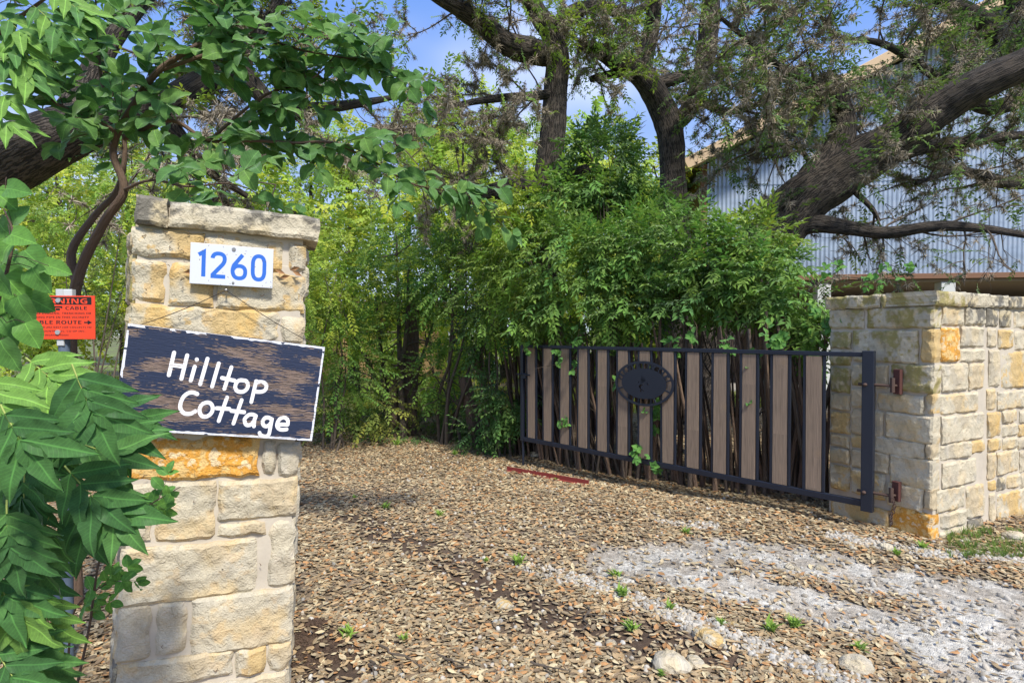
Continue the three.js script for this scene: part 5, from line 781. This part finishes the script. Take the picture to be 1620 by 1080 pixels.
{ // feather-leaved shrub in front of the pillar
  const base = V(at(-40, 900, 1.5).x, -0.02, at(-40, 900, 1.5).z), p = new Plant('feather_leaved_shrub', 'shrub with long pointed feathered leaves hanging beside the leaning pillar', base, 503); p.mats = lanceM;
  for (const tip of [[115, 575, 1.42], [30, 640, 1.35], [60, 760, 1.4], [90, 860, 1.45], [40, 960, 1.4], [-20, 560, 1.4]]) { const e = at(...tip); p.stem([base.clone().add(V((p.r() - 0.5) * 0.1, 0, (p.r() - 0.5) * 0.1)), base.clone().lerp(e, 0.5).add(V(-0.06, 0.2, 0)), e], [0.010, 0.007, 0.003], 6, 6); }
  const spec = [[113, 576, 34, 58, 1.22, 0.155, 4, 0.125, 0], [0, 640, 30, 34, 1.15, 0.12, 3, 0.125, 0], [40, 566, 30, 12, 1.3, 0.12, 3, 0.105, 3], [-20, 590, 20, 20, 1.2, 0.12, 3, 0.11, 3], [45, 720, -8, 60, 1.3, 0.13, 3, 0.125, 0], [100, 735, 40, 30, 1.3, 0.14, 3, 0.125, 0], [150, 765, 34, 34, 1.32, 0.12, 3, 0.115, 2], [10, 790, 10, 50, 1.25, 0.14, 4, 0.12, 1], [80, 810, -14, 50, 1.35, 0.13, 3, 0.12, 1], [120, 700, 60, 10, 1.4, 0.13, 3, 0.12, 1], [-10, 730, 40, 30, 1.35, 0.14, 4, 0.12, 1], [30, 905, 4, 50, 1.3, 0.13, 3, 0.115, 3], [65, 940, 20, 40, 1.4, 0.10, 3, 0.095, 3], [-10, 880, 20, 30, 1.3, 0.13, 3, 0.12, 2], [20, 985, 30, 40, 1.35, 0.12, 3, 0.11, 2], [60, 1010, 16, 40, 1.4, 0.12, 3, 0.10, 2], [-10, 1020, 30, 30, 1.3, 0.12, 3, 0.11, 0], [70, 650, 10, 40, 1.5, 0.14, 4, 0.12, 1], [150, 660, 40, 14, 1.45, 0.13, 3, 0.115, 0], [30, 690, 40, 20, 1.5, 0.14, 3, 0.12, 1], [110, 790, 30, 40, 1.5, 0.12, 3, 0.115, 0], [-20, 820, 30, 40, 1.5, 0.13, 3, 0.12, 1], [10, 600, 20, 40, 1.45, 0.14, 4, 0.12, 1], [80, 620, 30, 30, 1.55, 0.13, 3, 0.115, 1], [50, 850, 10, 40, 1.5, 0.13, 3, 0.11, 1], [175, 640, 50, 20, 1.5, 0.11, 2, 0.11, 0]];
  for (const [x, y, dx, dy, D, len, pairs, ll, m] of spec) { p.mats = [lanceM[m], lanceM[m === 3 ? 3 : (m + 1) % 3]]; p.compound(at(x, y, D), V(dx, -dy, 14).normalize(), V(0.05, 0.55, 0.85).add(rdir(p.r).multiplyScalar(0.25)), len * 0.72, pairs, ll); }
  p.done(redTwigM);
}
{ // boughs with bright feathered leaves at the top corner
  const base = V(-3.4, -0.05, -2.2), p = new Plant('feather_leaved_shrub', 'tall shrub with bright feathered leaves reaching above the oak limb', base, 504); p.mats = [lanceM[3], lanceM[2]];
  const a = p.stem([base, V(-3.2, 1.6, -2.3), at(-60, 160, 2.5), at(-10, 60, 2.45), at(40, 20, 2.4), at(110, -30, 2.4)], [0.035, 0.03, 0.02, 0.013, 0.008, 0.003], 6, 8);
  for (const [x, y, dx, dy] of [[0, 20, 60, 30], [-10, 60, 60, 20], [10, 95, 60, 25], [-20, 120, 50, 30], [60, 10, 50, 30], [30, 50, 40, 50], [-20, 170, 50, 20], [90, -10, 50, 20], [-10, 0, 40, -30]]) p.compound(at(x - 15, y - 5, 2.3), V(dx, -dy, 10).normalize(), V(0, 0.8, 0.6), 0.15, 3, 0.13);
  p.done(redTwigM);
}
for (const [bx, by, tipx, tipy, D, n, lab, s] of [[170, 850, 285, 770, 1.75, 9, 'small round-leaved sprig reaching across the orange stone of the pillar', 601], [120, 960, 205, 905, 1.8, 9, 'small round-leaved sprig at the lower edge of the pillar', 602]]) {
  const e = at(tipx, tipy, D), base = V(at(60, 900, D).x, -0.02, at(60, 900, D).z - 0.02), p = new Plant('round_leaved_sprig', lab, base, s), path = p.stem([base, base.clone().lerp(e, 0.4).add(V(-0.04, 0.15, 0)), at(bx, by, D), at((bx + tipx) / 2, (by + tipy) / 2 - 6, D), e], [0.005, 0.004, 0.003, 0.002, 0.0012], 5, 5);
  for (let i = 0; i < n; i++) { const k = Math.floor(lerp(path.length * 0.5, path.length - 2, i / n)); p.twig(path[k], path[k + 1].clone().sub(path[k]).normalize().add(rdir(p.r).multiplyScalar(1.0)), 0.05 + 0.04 * p.r(), 0.0012, 2, 0.042, ovalG, brightM, TOCAM); } p.done(redTwigM);
}
// tendrils of vine on the gate: every leaf a piece
{
  const slat = x => ['first', 'second', 'third', 'fourth', 'fifth', 'sixth', 'seventh', 'eighth', 'ninth', 'tenth', 'eleventh', 'twelfth', 'thirteenth'][[1328, 1268, 1213, 1162, 1117, 1073, 1033, 996, 961, 929, 898, 870, 843].reduce((b, c, i, a) => Math.abs(c - x) < Math.abs(a[b] - x) ? i : b, 0)];
  const spots = [[1150, 560, 5.3], [1215, 548, 5.0], [1305, 520, 4.9], [1190, 590, 5.1], [1185, 640, 5.1], [1230, 610, 5.0], [1030, 660, 5.8], [1040, 680, 5.8], [1010, 725, 5.8], [1030, 750, 5.7], [972, 622, 6.1], [910, 590, 6.4], [912, 540, 6.4], [880, 575, 6.5], [825, 560, 6.7], [1420, 415, 4.6], [1455, 430, 4.5], [1350, 505, 4.7], [885, 680, 6.5], [1240, 560, 4.95], [1060, 560, 5.7], [1100, 540, 5.5], [1320, 440, 4.9], [1290, 600, 4.75]];
  spots.forEach(([x, y, D], i) => { const e = at(x, y, D - 0.12), base = x > 1340 ? at(1302, 470, 5) : e.clone().add(V(0.06, 0.22, -0.24)), p = new Plant('vine_tendril', y > 700 ? 'vine shoot with fresh lobed leaves below the gate rail' : x > 1340 ? 'vine shoot with fresh leaves hanging over the hinge pillar' : `vine tendril with fresh leaves at the ${slat(x)} slat from the gate hinge`, base, 700 + i, 'vine tendrils at the gate'); p.o.userData.category = 'vine';
    const path = p.stem([base, base.clone().lerp(e, 0.5).add(V(0.02, 0.03, 0.02)), e], [0.003, 0.0025, 0.0015], 4, 5); for (let k = 0; k < 4; k++) p.twig(path[4 + (k % 4)], rdir(p.r).add(V(-0.3, -0.2, 0.5)), 0.07, 0.0012, 2, x > 1340 ? 0.045 : 0.062, k % 2 ? heartG : ovalG, brightM, V(-0.35, 0.5, 0.75)); p.done(redTwigM); });
}
// ---------------------------------------------------------------- weeds, grass, twigs on the ground
{
  const r = rng(81), green = leafMat(C(0.26, 0.42, 0.06), 0.4);
  const weed = (seed, n, hgt) => { const q = rng(seed), b = new GB(); for (let i = 0; i < n; i++) { const a = q() * 6.28, el = 0.5 + q() * 0.8, x = V(Math.cos(a) * Math.cos(el), Math.sin(el), Math.sin(a) * Math.cos(el)), o = V((q() - 0.5) * 0.5, q() * 0.25, (q() - 0.5) * 0.5).multiplyScalar(hgt), nn = V(-x.x, 1.2, -x.z); nn.addScaledVector(x, -nn.dot(x)).normalize(); leafInto(b, o, x, nn, hgt * (0.5 + 0.5 * q()), hgt * 0.22); } return b.geo(); }, geos = [weed(1, 26, 0.10), weed(2, 34, 0.09), weed(3, 20, 0.12)];
  const list = [[820, 895, 1.2, 'leafy green weed tuft beside the gravel strip'], [985, 945, 1.2], [975, 915, 0.8], [1060, 965, 0.8], [1140, 990, 0.7], [610, 805, 0.9], [695, 818, 1.0], [770, 890, 0.6], [1000, 1000, 0.8], [1220, 1000, 1.1, 'yellowish weed patch among leaves by the caliche track'], [1255, 995, 1.1], [1085, 845, 0.8], [1460, 870, 1.0], [1420, 880, 0.9], [550, 1010, 0.8], [640, 1015, 0.7], [1045, 1070, 0.6], [1360, 1030, 0.7], [560, 790, 0.7], [720, 720, 1.2], [628, 705, 1.4], [880, 760, 0.6]];
  list.forEach(([x, y, s, lab], i) => { const m = mesh('weed', geos[i % 3], green, scene), p = onGround(x, y); m.position.copy(p); m.scale.setScalar(s * 0.75); m.rotation.y = i; tag(m, lab || 'small green weed sprouting through the fallen leaves', 'weed', 'weeds on the driveway'); });
  const blade = new GB(); for (let i = 0; i < 9; i++) { const a = r() * 6.28, l = 0.6 + 0.4 * r(), c = Math.cos(a), s = Math.sin(a), w = 0.03; const A = blade.v(-s * w, 0, c * w), B = blade.v(s * w, 0, -c * w), D = blade.v(c * 0.2 * l + s * w * 0.7, l * 0.6, s * 0.2 * l - c * w * 0.7), E = blade.v(c * 0.2 * l - s * w * 0.7, l * 0.6, s * 0.2 * l + c * w * 0.7), F = blade.v(c * 0.55 * l, l, s * 0.55 * l); blade.quad(A, B, D, E); blade.tri(E, D, F); }
  const bg = blade.geo(), grass = [], q = new THREE.Quaternion();
  const add = (x, z, s, c) => { q.setFromAxisAngle(V(0, 1, 0), r() * 6.28); grass.push({ m: new THREE.Matrix4().compose(V(x, groundH(x, z) - 0.01, z), q, V(s, s, s)), c: tint(c, r, 0.3) }); };
  for (let i = 0; i < 9000; i++) { const z = -10.4 - 16 * r() * r(), x = lerp(-16, 5, r()); if (n3(x * 0.5, 3, z * 0.5) < 0.35) continue; add(x, z, 0.10 + 0.10 * r(), [0.40, 0.44, 0.06]); }
  for (let i = 0; i < 260; i++) { const p = onGround(lerp(1500, 1660, r()), lerp(838, 885, r())); if (n3(p.x * 3, 1, p.z * 3) < 0.45) continue; add(p.x, p.z, 0.05 + 0.05 * r(), [0.15, 0.24, 0.04]); }
  tag(copies('grass', bg, leafMat(C(1, 1, 1), 0.4), grass), 'sunlit yellow-green grass under the trees and along the wall foot', 'grass');
  for (const [x0, y0, x1, y1, lab] of [[600, 1025, 660, 1062, 'dark forked twig lying in the leaf litter near the earth heap'], [690, 1040, 740, 1062, 'thin grey twig in the leaves on the driveway'], [585, 1050, 595, 1075, 'short dark twig by the earth heap'], [930, 965, 925, 1000, 'dry grass stalk on the dark earth'], [840, 1052, 875, 1070, 'pale twig among leaves near the gravel']]) { const a = onGround(x0, y0), b = onGround(x1, y1), o = mesh('fallen_twig', (() => { const g = new GB(), e = b.clone().sub(a), pts = [V(0, 0.015, 0)]; for (let k = 1; k <= 5; k++) pts.push(e.clone().multiplyScalar(k / 5).add(V((r() - 0.5) * 0.05, 0.02, (r() - 0.5) * 0.05))); g.tube(pts, pts.map((_, k) => 0.007 * (1 - 0.12 * k)), 6); const k = pts[2]; g.tube([k, k.clone().add(V(0.05, 0.02, 0.05)), k.clone().add(V(0.12, 0.015, 0.06))], [0.004, 0.003, 0.002], 5); return g.geo(); })(), twigM, scene); o.position.copy(a); tag(o, lab, 'twig', 'twigs on the driveway'); }
}
renderer.render(scene, camera);
